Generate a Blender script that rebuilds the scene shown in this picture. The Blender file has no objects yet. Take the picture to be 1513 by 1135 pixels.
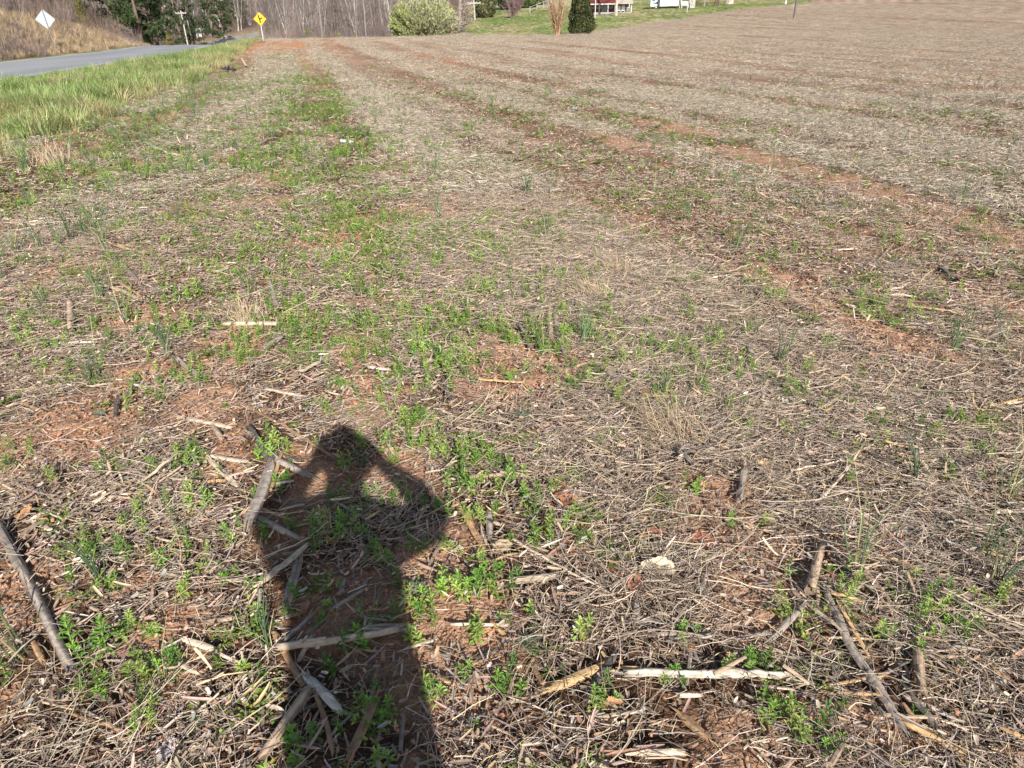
import bpy, math, random
import numpy as np
from mathutils import Vector, Matrix

R = math.radians
rng = np.random.default_rng(7)
random.seed(7)
sc = bpy.context.scene
COL = sc.collection

# ------------------------------------------------------------------ camera
PW, PH, FPX = 1513.0, 1135.0, 1006.0
EYE = np.array([0.0, 0.0, 1.55])
PITCH, ROLL = R(27.9), R(-0.7)
cam_d = bpy.data.cameras.new('camera')
cam = bpy.data.objects.new('camera', cam_d)
COL.objects.link(cam)
cam_d.sensor_fit = 'HORIZONTAL'
cam_d.sensor_width = 36.0
cam_d.lens = FPX / PW * 36.0
cam_d.clip_start = 0.02
cam_d.clip_end = 3000
CR = Matrix.Rotation(math.pi / 2 - PITCH, 3, 'X') @ Matrix.Rotation(ROLL, 3, 'Z')
cam.matrix_world = Matrix.Translation(EYE) @ CR.to_4x4()
sc.camera = cam
CRN = np.array(CR)

# ------------------------------------------------------------------ light
SUN_DIR = Vector((-0.243, 0.838, -0.535)).normalized()      # the way the light travels
sun_el = math.asin(-SUN_DIR.z)
sun_az = math.atan2(-SUN_DIR.x, -SUN_DIR.y)
w = bpy.data.worlds.new('World')
sc.world = w
w.use_nodes = True
nt = w.node_tree
sky = nt.nodes.new('ShaderNodeTexSky')
sky.sky_type = 'NISHITA'
sky.sun_disc = False
sky.sun_elevation = sun_el
sky.sun_rotation = sun_az
bg = nt.nodes['Background']
bg.inputs['Strength'].default_value = 0.075
nt.links.new(sky.outputs[0], bg.inputs[0])
sun_d = bpy.data.lights.new('sun', 'SUN')
sun_d.energy = 5.0
sun_d.angle = R(0.6)
sun_d.color = (1.0, 0.965, 0.91)
sun = bpy.data.objects.new('sun', sun_d)
sun.rotation_euler = SUN_DIR.to_track_quat('-Z', 'Y').to_euler()
COL.objects.link(sun)
vs = sc.view_settings
vs.view_transform = 'Standard'
vs.look = 'None'
vs.exposure = 0.78
vs.gamma = 1.0
vs.use_curve_mapping = False
sc.cycles.max_bounces = 6
sc.cycles.diffuse_bounces = 2
sc.cycles.glossy_bounces = 2
sc.cycles.transmission_bounces = 3
sc.cycles.transparent_max_bounces = 6

# ------------------------------------------------------------------ noise and terrain
def ss(v, a, b):
    t = np.clip((np.asarray(v, float) - a) / (b - a), 0, 1)
    return t * t * (3 - 2 * t)

def sp(v, k=1.0):
    v = np.asarray(v, float) / k
    return k * (np.maximum(v, 0) + np.log1p(np.exp(-np.abs(v))))

def _hash(xi, yi, s):
    n = (xi.astype(np.int64) * 374761393 + yi.astype(np.int64) * 668265263 + s * 974634777) & 0xffffffff
    n = ((n ^ (n >> 13)) * 1274126177) & 0xffffffff
    n = ((n ^ (n >> 16)) * 2246822519) & 0xffffffff
    return ((n ^ (n >> 15)) & 0xffffff) / float(0xffffff)

def vn(x, y, s=0):
    x = np.asarray(x, float); y = np.asarray(y, float)
    xi = np.floor(x); yi = np.floor(y)
    u = x - xi; v = y - yi
    u = u * u * (3 - 2 * u); v = v * v * (3 - 2 * v)
    a = _hash(xi, yi, s); b = _hash(xi + 1, yi, s); c = _hash(xi, yi + 1, s); d = _hash(xi + 1, yi + 1, s)
    return (a * (1 - u) + b * u) * (1 - v) + (c * (1 - u) + d * u) * v

def fbm(x, y, s=0, o=4):
    t = 0; a = 0.5; n = 0
    for i in range(o):
        t = t + a * vn(x, y, s + i * 17); n += a
        x = x * 2.03 + 3.1; y = y * 2.03 + 1.7; a *= 0.5
    return t / n

def rowc(x, y):
    return x + 0.29 * y

def road_x(y):
    y = np.asarray(y, float)
    return -14.7 - 0.2 * y - 0.16 * sp(y - 60, 6) + 0.5 * sp(y - 222, 12)

def road_q(x, y):
    return x - road_x(y)

def drop(y):
    return -0.055 * sp(y - 77, 4) + 0.080 * sp(y - 150, 10) + 0.1 * sp(y - 260, 20)

def H(x, y):
    x = np.asarray(x, float); y = np.asarray(y, float)
    c = rowc(x, y); q = road_q(x, y)
    k = x / np.maximum(y, 1.0)
    z = 0.5 * ss(y, 15, 75) * ss(c, -6, -1)
    m = (1 - ss(k, -0.13, -0.04)) * (y > 0)
    s = 0.64 * x + 0.77 * y - 76.8
    z = z + m * drop(y) + (1 - m) * 0.07 * sp(s, 6) * (y > 0)
    zr = 0.1 + drop(np.maximum(y, 0))
    wr = 1 - ss(np.abs(q), 3.7, 6.0)
    z = z * (1 - wr) + zr * wr
    z = z + 0.06 * np.exp(-((q - 5.8) / 1.5) ** 2) * (1 - ss(y, 70, 100))
    hb = 2.4 - 1.5 * ss(y, 45, 95)
    z = z + hb * ss(-q, 4.2, 9.5) + 0.05 * np.maximum(0, -q - 9)
    z = z + 0.12 * (fbm(x * 0.13, y * 0.13, 5, 3) - 0.5) * ss(np.abs(q), 5, 9) * ss(np.hypot(x, y), 3, 12)
    return z

def micro(x, y):
    r = np.hypot(x, y)
    f = 1 - ss(r, 12, 26)
    a = 0.055 * (fbm(x * 2.1, y * 2.1, 21, 2) - 0.5)
    b = 0.035 * (fbm(x * 8, y * 8, 31, 2) - 0.5)
    d = 0.034 * (fbm(x * 24, y * 24, 41, 3) - 0.5)
    return (a + b + d * (1 - ss(r, 5, 9))) * f

def HM(x, y):
    return H(x, y) + micro(x, y)

def ray(u, v):
    d = CRN @ np.array([(u - PW / 2) / FPX, (PH / 2 - v) / FPX, -1.0])
    return d

TS = np.geomspace(0.5, 600, 420)
def at(u, v, tmax=600):
    """the ground point seen at a photograph pixel, and its depth along the lens axis"""
    d = ray(u, v)
    t0, t1 = 0.5, tmax
    ts = TS
    for _ in range(3):
        P = EYE[None] + d[None] * ts[:, None]
        below = P[:, 2] < H(P[:, 0], P[:, 1])
        if not below.any(): break
        i = int(np.argmax(below))
        t0, t1 = ts[max(i - 1, 0)], ts[i]
        ts = np.linspace(t0, t1, 40)
    p = EYE + d * t1
    return float(p[0]), float(p[1]), float(HM(p[0], p[1])), float(t1)

def along(u, depth):
    """ground point in the column of pixels u (taken near the horizon) at a depth along the lens axis"""
    d = ray(u, 40) * depth
    return float(d[0]), float(d[1]), float(HM(d[0], d[1]))

# ------------------------------------------------------------------ materials
def vcol_mat(name, rough=0.85, var=0.25, noise=(40, 0.3), trans=0.0, spec=0.2, bump=0.0, stretch=None, instvar=True):
    m = bpy.data.materials.new(name); m.use_nodes = True
    n = m.node_tree.nodes; l = m.node_tree.links
    b = n['Principled BSDF']
    b.inputs['Roughness'].default_value = rough
    b.inputs['Specular IOR Level'].default_value = spec
    at_ = n.new('ShaderNodeAttribute'); at_.attribute_name = 'col'
    tc = n.new('ShaderNodeTexCoord')
    vec = tc.outputs['Object']
    if stretch:
        mp = n.new('ShaderNodeMapping'); mp.inputs['Scale'].default_value = stretch
        l.new(vec, mp.inputs[0]); vec = mp.outputs[0]
    nz = n.new('ShaderNodeTexNoise'); nz.inputs['Scale'].default_value = noise[0]; nz.inputs['Detail'].default_value = 4
    l.new(vec, nz.inputs['Vector'])
    mr = n.new('ShaderNodeMapRange')
    mr.inputs[1].default_value = 0.25; mr.inputs[2].default_value = 0.75
    mr.inputs[3].default_value = 1 - noise[1]; mr.inputs[4].default_value = 1 + noise[1]
    l.new(nz.outputs[0], mr.inputs[0])
    val = mr.outputs[0]
    if instvar:
        oi = n.new('ShaderNodeObjectInfo')
        mr2 = n.new('ShaderNodeMapRange')
        mr2.inputs[3].default_value = 1 - var; mr2.inputs[4].default_value = 1 + var
        l.new(oi.outputs['Random'], mr2.inputs[0])
        mu = n.new('ShaderNodeMath'); mu.operation = 'MULTIPLY'
        l.new(val, mu.inputs[0]); l.new(mr2.outputs[0], mu.inputs[1]); val = mu.outputs[0]
    vm = n.new('ShaderNodeVectorMath'); vm.operation = 'SCALE'
    l.new(at_.outputs['Color'], vm.inputs[0]); l.new(val, vm.inputs['Scale'])
    l.new(vm.outputs[0], b.inputs['Base Color'])
    if bump:
        bp = n.new('ShaderNodeBump'); bp.inputs['Strength'].default_value = bump; bp.inputs['Distance'].default_value = 0.02
        l.new(nz.outputs[0], bp.inputs['Height']); l.new(bp.outputs[0], b.inputs['Normal'])
    if trans:
        tr = n.new('ShaderNodeBsdfTranslucent'); mx = n.new('ShaderNodeMixShader')
        mx.inputs[0].default_value = trans
        l.new(vm.outputs[0], tr.inputs[0])
        l.new(b.outputs[0], mx.inputs[1]); l.new(tr.outputs[0], mx.inputs[2])
        l.new(mx.outputs[0], n['Material Output'].inputs[0])
    return m

M = {}
M['soil'] = vcol_mat('soil', 0.95, 0, (70, 0.32), spec=0.1, bump=1.0, instvar=False)
M['clod'] = vcol_mat('clod', 0.95, 0.2, (60, 0.25), spec=0.1)
M['straw'] = vcol_mat('straw', 0.7, 0.30, (60, 0.25), trans=0.12, spec=0.3)
M['husk'] = vcol_mat('husk', 0.75, 0.3, (70, 0.3), trans=0.15, spec=0.25)
M['stalk'] = vcol_mat('stalk', 0.75, 0.12, (45, 0.32), spec=0.3, bump=0.3)
M['leaf'] = vcol_mat('weed_leaf', 0.5, 0.22, (60, 0.2), trans=0.25, spec=0.35)
M['dry_leaf'] = vcol_mat('dry_leaf', 0.65, 0.1, (50, 0.3), trans=0.1, spec=0.3)
M['grass'] = vcol_mat('grass_blade', 0.6, 0.3, (8, 0.2), trans=0.3, spec=0.3)
M['bark'] = vcol_mat('bark', 0.9, 0.3, (3, 0.3), spec=0.1, instvar=True)
M['twig'] = vcol_mat('twig', 0.9, 0.3, (2, 0.25), spec=0.1)
M['needle'] = vcol_mat('needle', 0.7, 0.25, (1.2, 0.35), trans=0.15, spec=0.2)
M['asphalt'] = vcol_mat('asphalt', 0.9, 0, (14, 0.18), spec=0.25, instvar=False, bump=0.2)
M['paint'] = vcol_mat('paint', 0.6, 0, (6, 0.12), spec=0.3, instvar=False)
M['metal'] = vcol_mat('galvanised_metal', 0.45, 0, (20, 0.12), spec=0.5, instvar=False)
M['wood'] = vcol_mat('weathered_wood', 0.9, 0.1, (6, 0.3), spec=0.1, stretch=(4, 4, 0.4))
M['roof'] = vcol_mat('roof_metal', 0.5, 0, (3, 0.15), spec=0.4, instvar=False)
M['cloth'] = vcol_mat('cloth', 0.9, 0, (30, 0.15), spec=0.1, instvar=False)
M['skin'] = vcol_mat('skin', 0.55, 0, (40, 0.08), spec=0.3, instvar=False)
M['plastic'] = vcol_mat('plastic_film', 0.35, 0, (30, 0.1), trans=0.3, spec=0.5, instvar=False)
M['rubber'] = vcol_mat('black_plastic', 0.5, 0, (20, 0.3), spec=0.4, instvar=False)
gm = bpy.data.materials.new('window_glass'); gm.use_nodes = True
gb = gm.node_tree.nodes['Principled BSDF']
gb.inputs['Base Color'].default_value = (0.03, 0.035, 0.04, 1); gb.inputs['Roughness'].default_value = 0.1
M['glass'] = gm
cm = bpy.data.materials.new('clear_plastic'); cm.use_nodes = True
cb = cm.node_tree.nodes['Principled BSDF']
cb.inputs['Base Color'].default_value = (0.85, 0.9, 0.92, 1); cb.inputs['Roughness'].default_value = 0.15
cb.inputs['Transmission Weight'].default_value = 0.55
M['clear'] = cm

# ------------------------------------------------------------------ mesh building
def tag(o, label=None, cat=None, group=None, kind=None):
    if label: o['label'] = label
    if cat: o['category'] = cat
    if group: o['group'] = group
    if kind: o['kind'] = kind
    return o

def empty(name, loc=(0, 0, 0), rz=0.0):
    o = bpy.data.objects.new(name, None)
    o.location = loc; o.rotation_euler = (0, 0, rz); o.empty_display_size = 0.1
    COL.objects.link(o)
    return o

class MB:
    def __init__(s):
        s.v = []; s.f = []; s.c = []; s.mi = []
    def add(s, vs_, fs, col, mi=0):
        b = len(s.v)
        s.v.extend([tuple(map(float, p)) for p in vs_])
        if len(col) and not np.isscalar(col[0]): s.c.extend([tuple(map(float, q)) for q in col])
        else: s.c.extend([tuple(map(float, col))] * len(vs_))
        for f in fs:
            s.f.append(tuple(b + i for i in f)); s.mi.append(mi)
    def tube(s, path, rad, sides=6, col=(.5, .5, .5), mi=0, cap=True, cols=None, up=None):
        P = np.asarray(path, float); n = len(P)
        rad = np.broadcast_to(np.asarray(rad, float), (n,))
        T = np.gradient(P, axis=0); T /= (np.linalg.norm(T, axis=1, keepdims=True) + 1e-9)
        ref = np.array([0, 0, 1.0]) if abs(T[0][2]) < 0.9 else np.array([1.0, 0, 0])
        A = np.cross(T, ref); A /= (np.linalg.norm(A, axis=1, keepdims=True) + 1e-9)
        B = np.cross(A, T)
        vs_ = []; cs = []
        for i in range(n):
            for k in range(sides):
                a = 2 * math.pi * k / sides
                vs_.append(P[i] + rad[i] * (math.cos(a) * A[i] + math.sin(a) * B[i]))
                cs.append(cols(i, k) if cols else col)
        fs = []
        for i in range(n - 1):
            for k in range(sides):
                k2 = (k + 1) % sides
                fs.append((i * sides + k, i * sides + k2, (i + 1) * sides + k2, (i + 1) * sides + k))
        if cap:
            fs.append(tuple(range(sides))[::-1]); fs.append(tuple((n - 1) * sides + k for k in range(sides)))
        s.add(vs_, fs, cs, mi)
    def ribbon(s, path, widths, side, col, mi=0):
        P = np.asarray(path, float); n = len(P); widths = np.broadcast_to(widths, (n,))
        side = np.asarray(side, float)
        vs_ = []
        for i in range(n):
            sd = side if side.ndim == 1 else side[i]
            vs_ += [P[i] - sd * widths[i] / 2, P[i] + sd * widths[i] / 2]
        s.add(vs_, [(2 * i, 2 * i + 1, 2 * i + 3, 2 * i + 2) for i in range(n - 1)], col, mi)
    def box(s, c, d, col, mi=0, rot=None):
        c = np.asarray(c, float); hx, hy, hz = d[0] / 2, d[1] / 2, d[2] / 2
        vs_ = [np.array([x, y, z]) for x in (-hx, hx) for y in (-hy, hy) for z in (-hz, hz)]
        if rot is not None: vs_ = [rot @ q for q in vs_]
        vs_ = [q + c for q in vs_]
        s.add(vs_, [(0, 1, 3, 2), (4, 6, 7, 5), (0, 4, 5, 1), (2, 3, 7, 6), (0, 2, 6, 4), (1, 5, 7, 3)], col, mi)
    def mesh(s, name, mats):
        me = bpy.data.meshes.new(name)
        me.from_pydata(s.v, [], s.f)
        for m in (mats if isinstance(mats, (list, tuple)) else [mats]): me.materials.append(m)
        if isinstance(mats, (list, tuple)) and len(mats) > 1: me.polygons.foreach_set('material_index', s.mi)
        a = me.color_attributes.new('col', 'FLOAT_COLOR', 'POINT')
        a.data.foreach_set('color', np.hstack([np.array(s.c, np.float32), np.ones((len(s.c), 1), np.float32)]).ravel())
        me.update()
        return me
    def build(s, name, mats, parent=None, loc=None):
        o = bpy.data.objects.new(name, s.mesh(name, mats))
        COL.objects.link(o)
        if parent: o.parent = parent
        if loc is not None: o.location = loc
        return o

def smooth(o):
    o.data.polygons.foreach_set('use_smooth', np.ones(len(o.data.polygons), bool))
    return o

def copy_tree(o, parent=None):
    c = o.copy(); COL.objects.link(c)
    if parent: c.parent = parent
    for ch in list(o.children): copy_tree(ch, c)
    return c

def jit(col, a=0.15):
    k = 1 + random.uniform(-a, a)
    return tuple(max(0.0, q * k * (1 + random.uniform(-a, a) * 0.35)) for q in col)

def scatter(name, meshes, pts, rot, scl, idx, label, cat, kind='stuff'):
    """one object: instances of the given meshes on points, through geometry nodes"""
    n = len(pts)
    me = bpy.data.meshes.new(name)
    me.vertices.add(n)
    me.vertices.foreach_set('co', np.asarray(pts, np.float32).ravel())
    a = me.attributes.new('rot', 'FLOAT_VECTOR', 'POINT'); a.data.foreach_set('vector', np.asarray(rot, np.float32).ravel())
    scl = np.asarray(scl, np.float32)
    if scl.ndim == 1: scl = np.repeat(scl[:, None], 3, 1)
    a = me.attributes.new('scl', 'FLOAT_VECTOR', 'POINT'); a.data.foreach_set('vector', scl.ravel())
    a = me.attributes.new('idx', 'INT', 'POINT'); a.data.foreach_set('value', np.asarray(idx, np.int32))
    o = bpy.data.objects.new(name, me); COL.objects.link(o)
    g = bpy.data.node_groups.new(name + '_nodes', 'GeometryNodeTree')
    g.interface.new_socket('Geometry', in_out='INPUT', socket_type='NodeSocketGeometry')
    g.interface.new_socket('Geometry', in_out='OUTPUT', socket_type='NodeSocketGeometry')
    N = g.nodes; L = g.links
    gi = N.new('NodeGroupInput'); go = N.new('NodeGroupOutput')
    jn = N.new('GeometryNodeJoinGeometry')
    for k, m in reversed(list(enumerate(meshes))):
        so = bpy.data.objects.new('%s_piece' % name, m)
        oi = N.new('GeometryNodeObjectInfo'); oi.inputs['Object'].default_value = so
        oi.inputs['As Instance'].default_value = False
        ti = N.new('GeometryNodeGeometryToInstance')
        L.new(oi.outputs['Geometry'], ti.inputs[0]); L.new(ti.outputs[0], jn.inputs[0])
    ip = N.new('GeometryNodeInstanceOnPoints')
    def attr(nm, ty):
        q = N.new('GeometryNodeInputNamedAttribute'); q.data_type = ty; q.inputs['Name'].default_value = nm
        return q.outputs[0]
    L.new(gi.outputs[0], ip.inputs['Points']); L.new(jn.outputs[0], ip.inputs['Instance'])
    ip.inputs['Pick Instance'].default_value = True
    L.new(attr('idx', 'INT'), ip.inputs['Instance Index'])
    er = N.new('FunctionNodeEulerToRotation'); L.new(attr('rot', 'FLOAT_VECTOR'), er.inputs[0])
    L.new(er.outputs[0], ip.inputs['Rotation'])
    L.new(attr('scl', 'FLOAT_VECTOR'), ip.inputs['Scale'])
    L.new(ip.outputs[0], go.inputs[0])
    md = o.modifiers.new('scatter', 'NODES'); md.node_group = g
    tag(o, label, cat, None, kind)
    return o

def wedge(n, r0, r1, az0=-44, az1=44):
    r = np.sqrt(rng.uniform(r0 * r0, r1 * r1, n)); a = np.radians(rng.uniform(az0, az1, n))
    return r * np.sin(a), r * np.cos(a)

def wedge_area(r0, r1, az0=-44, az1=44):
    return 0.5 * (r1 * r1 - r0 * r0) * math.radians(az1 - az0)

# ------------------------------------------------------------------ cover masks
BARE_PX = [(100, 640, .38), (60, 660, .3), (550, 560, .22), (520, 520, .18), (540, 600, .22), (590, 700, .2), (480, 710, .2),
           (510, 900, .2), (640, 830, .2), (680, 850, .16), (600, 880, .2), (650, 990, .22), (560, 950, .15), (710, 930, .13), (350, 500, .3),
           (310, 540, .2), (300, 600, .2), (460, 740, .15), (420, 790, .12), (20, 880, .2), (230, 950, .15), (1280, 480, .5),
           (1180, 430, .5), (1250, 270, .9), (1350, 300, .9), (1450, 335, .8), (1130, 235, 1.0), (1020, 190, 1.2), (920, 210, .9),
           (1480, 450, .5), (890, 490, .2), (1380, 1080, .08), (260, 1010, .1), (390, 265, .5), (190, 250, .6), (70, 900, .12), (330, 690, .15),
           (180, 480, .25), (250, 480, .2), (210, 560, .2)]
BARE_PX += [(395, 74, 2.6), (425, 64, 4.0), (410, 68, 3.0)]
BARE = [(at(u, v)[:2], r) for u, v, r in BARE_PX]
BARE = [(p, r * (.72 if p[0] > 1.2 else .92)) for p, r in BARE]
GREEN_PX = [(880, 157, .8), (1310, 465, .35), (1370, 485, .3), (430, 190, 1.3), (440, 140, 2.0), (430, 120, 2.2), (480, 270, .9), (520, 300, .8),
            (650, 520, .4), (560, 500, .35), (690, 440, .5), (590, 250, .9), (800, 430, .4), (420, 480, .4), (680, 710, .2), (1080, 430, .5),
            (720, 470, .6), (660, 560, .4), (800, 470, .5), (840, 560, .3), (900, 650, .25), (760, 720, .22), (860, 760, .22), (1060, 540, .25), (590, 480, .4), (620, 400, .5)]
GREEN = [(at(u, v)[:2], r) for u, v, r in GREEN_PX]

def bare_mask(x, y):
    c = rowc(x, y)
    n = fbm(x * 1.3, y * 1.3, 77, 4)
    b = ss(n, 0.565, 0.67) * (1 - 0.45 * ss(c, 0.8, 2.0))
    n2 = fbm(x * 4.2, y * 4.2, 79, 3)
    b = np.maximum(b, 0.8 * ss(n2, 0.64, 0.74) * (1 - 0.3 * ss(c, 0.8, 2.0)))
    for (px, py), r in BARE:
        dc = (x - px) + .29 * (y - py); da = (y - py) - .29 * (x - px)
        d = (np.hypot(dc * 1.5, da * .5) if px > 1.2 else np.hypot(dc * 1.1, da * .85)) * (0.55 + 1.0 * n)
        b = np.maximum(b, 1 - ss(d, r * 0.55, r * 1.15))
    # wheel track running along the rows
    cc = c - np.interp(y, [0, 6, 10, 16, 30, 64], [5.6, 5.72, 6.1, 6.25, 6.9, 7.7])
    wob = fbm(y * 0.35, y * 0 + 1.5, 5, 2) - 0.5
    tr = np.exp(-((cc + 0.5 * wob) / np.where(cc < 0, .5, .2)) ** 2) * np.clip(-0.45 + 1.9 * fbm(x * 1.3, y * 0.6, 3, 3), 0, .68) * (1 - .75 * ss(y, 13, 26))
    tr = np.maximum(tr, .6 * np.exp(-((c - 3.05 + .4 * wob) / .3) ** 2) * np.clip(-0.5 + 2 * fbm(x * 1.1, y * .5, 9, 3), 0, 1))
    for c0, wd_ in ((3.05, .30), (5.6, .42), (4.3, .18), (-.9, .35)):
        tr = np.maximum(tr, ss(y, 22, 32) * np.exp(-((c - c0 - .02 * (y - 38) + .3 * wob) / wd_) ** 2) * np.clip(-.75 + 2.2 * fbm(c * .4, y * .09, 12 + int(c0), 3), 0, 1))
    b = np.maximum(b, np.clip(tr, 0, 1))
    return np.clip(b, 0, 1)

def brown_zone(x, y):
    """the thinly covered strip between the straw swaths"""
    c = rowc(x, y) + .5 * (fbm(x * .5, y * .3, 66, 2) - .5)
    e = np.interp(y, [0, 6, 10, 16, 30, 64], [5.6, 5.72, 6.1, 6.25, 6.9, 7.7])
    return ss(c, 2.6, 3.6) * (1 - ss(c - e, .1, .5)) * (1 - .75 * ss(y, 11, 26))

def swath(x, y):
    """0 between rows to 1 on the straw rows, running along the field"""
    c = rowc(x, y); a = y - .29 * x
    wv = fbm(c * .12, a * .035, 67, 2) * 1.1
    big = .5 + .5 * np.sin(6.2832 * (c / 3.1 + wv))
    row = .5 + .5 * np.sin(6.2832 * (c / np.where(y > 9, 1.55, .78) + .35 * fbm(c * .5, a * .12, 68, 2)))
    n = fbm(c * 1.3, a * .10, 69, 3)
    m = .48 * big + .34 * row + .33 * ss(n, .3, .7)
    return np.clip(m / 1.1, 0, 1) * (1 - .42 * brown_zone(x, y))

def far_stripes(x, y):
    """row pattern along the field"""
    c = rowc(x, y) + 0.004 * x * np.abs(x) * 0.3
    a = x * -0.28 + y
    n = fbm(c * 0.62, a * 0.03, 91, 3)
    n2 = fbm(c * 2.2, a * 0.06, 95, 3)
    return n, n2

def green_mask(x, y):
    c = rowc(x, y)
    r = np.hypot(x, y)
    strip = np.exp(-((c - np.interp(y, [0, 2, 5, 9, 24], [.85, .75, .6, .25, -.05])) / 1.2) ** 2)
    left = 0.40 * np.exp(-((c + 2.2) / 1.4) ** 2)
    right = 0.19 * ss(c, 0.8, 1.6) * (1 - ss(c, 4, 9)) * (1 - .75 * ss(r, 6, 10))
    n = ss(fbm(x * 1.7, y * 1.7, 55, 3), 0.42, 0.66)
    g = (0.82 * strip + left + right) * (0.15 + 1.05 * n) * (1 - 0.75 * ss(r, 22, 50))
    for (px, py), rr in GREEN:
        g = np.maximum(g, (0.9 if py < 10 else 0.5) * (1 - ss(np.hypot(x - px, y - py), rr * 0.4, rr)) * (0.4 + 0.8 * n))
    return np.clip(g, 0, 1)

def field_mask(x, y):
    """1 in the crop field, 0 on verge, lawn and woods"""
    c = rowc(x, y); q = road_q(x, y)
    f = ss(q, 8.6, 11.2 + 0 * q) if False else ss(c - np.interp(y, [4, 10, 16, 31, 51], [-5.2, -4.55, -3.75, -3.0, -2.8]) + 1.5 * (fbm(x * 0.7, y * 0.7, 8, 4) - 0.5), -.35, .35)
    s = 0.64 * x + 0.77 * y - 76.8
    lawn = lawn_mask(x, y)
    return f * (1 - lawn) * (1 - ss(y - np.maximum(x, 0) * 4, 96, 100))

LAWN_EDGE = [at(u, v)[:2] for u, v in ((690, 50), (700, 52), (760, 52.5), (830, 52), (905, 43), (960, 34), (1010, 27), (1050, 21), (1120, 11), (1200, 4))]
LE_AZ = np.array([math.atan2(p[0], p[1]) for p in LAWN_EDGE]); LE_R = np.array([math.hypot(*p) for p in LAWN_EDGE])

def lawn_mask(x, y):
    a = np.arctan2(x, np.maximum(y, 0.1)); r = np.hypot(x, y)
    e = np.interp(a, LE_AZ, LE_R, left=9e3, right=9e3)
    return ss(r - e, -1.0, 1.5)

# ------------------------------------------------------------------ ground
def ground_colour(x, y):
    n = len(x)
    r = np.hypot(x, y); c = rowc(x, y); q = road_q(x, y)
    f = field_mask(x, y); lawn = lawn_mask(x, y)
    b = bare_mask(x, y)
    soil = np.array([.365, .205, .125]); dark = np.array([.105, .058, .034]); strawc = np.array([.40, .31, .225])  # dark: rotted litter tone, deepened with painted shade between the straws
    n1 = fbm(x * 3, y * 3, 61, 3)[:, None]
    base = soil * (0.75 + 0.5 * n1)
    litter_shade = dark * (0.8 + 0.45 * n1)
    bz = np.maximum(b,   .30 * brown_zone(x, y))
    near = litter_shade * (1 - bz[:, None]) + base * bz[:, None]
    s1, s2 = far_stripes(x, y)
    t = .3 * ss(s1, 0.36, 0.62) + .7 * ss(swath(x, y), .25, .7)
    farc = np.array([.215, .122, .074]) * (1 - t[:, None]) + np.array([.395, .325, .248]) * t[:, None]
    red = ss(fbm(c * 1.5, (y - .28 * x) * 0.05, 13, 3), 0.60, 0.74) * (1 - ss(c, 12, 30)) * ss(r, 18, 40)
    farc = farc * (1 - 0.6 * red[:, None]) + np.array([.43, .19, .09]) * 0.6 * red[:, None]
    fine = fbm(x * 1.1, y * 1.1, 71, 4)[:, None]
    farc = farc * (0.7 + 0.6 * fine)
    bf = (b * .5)[:, None]
    farc = farc * (1 - bf) + np.array([.42, .20, .105]) * (.75 + .5 * fine) * bf
    fr = ss(r, 12, 30)[:, None]
    g = near * (1 - fr) + farc * fr
    gmask = (green_mask(x, y) * ss(r, 9, 18) * 0.5)[:, None]
    g = g * (1 - gmask) + np.array([.17, .22, .065]) * gmask
    # red bank by the sign
    px, py, _, _ = at(420, 66)
    rb = np.exp(-(((x - px) / 4.2) ** 2 + ((y - py) / 12.0) ** 2))[:, None] * (0.6 + 0.8 * fine)
    rb = np.clip(rb, 0, .95)
    g = g * (1 - rb) + np.array([.46, .18, .07]) * rb
    # verge
    vg = (np.array([.14, .16, .05]) * (0.7 + 0.6 * fine))
    gv = np.array([.33, .27, .15]) * (0.7 + 0.6 * fine)
    tv = ss(fbm(x * 0.4, y * 0.4, 15, 3), 0.45, 0.65)[:, None]
    vg = vg * (1 - tv) + gv * tv
    g = g * f[:, None] + vg * (1 - f[:, None])
    # bank over the road, then leaf litter under the trees
    bk = ss(-q, 3.4, 5.0)[:, None]
    g = g * (1 - bk) + np.array([.26, .19, .12]) * (0.7 + 0.6 * fine) * bk
    wd = np.clip(ss(-q, 9.5, 13) + (1 - lawn) * ss(y - np.maximum(x, 0) * 4, 97, 104), 0, 1)[:, None]
    wd = wd * (1 - (ss(np.abs(q), 9, 5) if False else (1 - ss(np.abs(q), 5, 9)))[:, None])
    g = g * (1 - wd) + np.array([.13, .095, .072]) * (0.6 + 0.8 * fine) * wd
    ln = np.array([.19, .215, .075]) * (0.75 + 0.5 * fine)
    ly = ss(fbm(x * 0.16, y * 0.09, 19, 4), 0.36, 0.66)[:, None]
    ln = ln * (1 - ly) + np.array([.36, .32, .18]) * ly
    far_l = ss(0.64 * x + 0.77 * y - 76.8, 60, 80)[:, None] * ss(-x, -60, -40)[:, None]
    L_ = lawn[:, None]
    g = g * (1 - L_) + ln * L_
    return np.clip(g, 0.01, 0.9)

az = np.concatenate([np.arange(-180, -52, 4.0), np.arange(-52, 52.01, 0.18), np.arange(56, 180, 4.0)])
rad = np.concatenate([[0.0005, 0.05, 0.2, 0.4, 0.6, 0.75], np.arange(0.85, 6.5, 0.0155), 6.5 * 1.018 ** np.arange(0, 262)])
A_, R_ = np.meshgrid(np.radians(az), rad)
gx = (R_ * np.sin(A_)).ravel(); gy = (R_ * np.cos(A_)).ravel()
gz = HM(gx, gy)
gq = road_q(gx, gy)
gz = gz - 0.05 * (1 - ss(np.abs(gq), 3.2, 3.5))
na, nr = len(az), len(rad)
idx = np.arange(na * nr).reshape(nr, na)
nxt = np.roll(idx, -1, axis=1)
quads = np.stack([idx[:-1], nxt[:-1], nxt[1:], idx[1:]], -1).reshape(-1, 4)[:, ::-1]
gme = bpy.data.meshes.new('ground')
gme.vertices.add(len(gx)); gme.vertices.foreach_set('co', np.stack([gx, gy, gz], 1).astype(np.float32).ravel())
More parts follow.
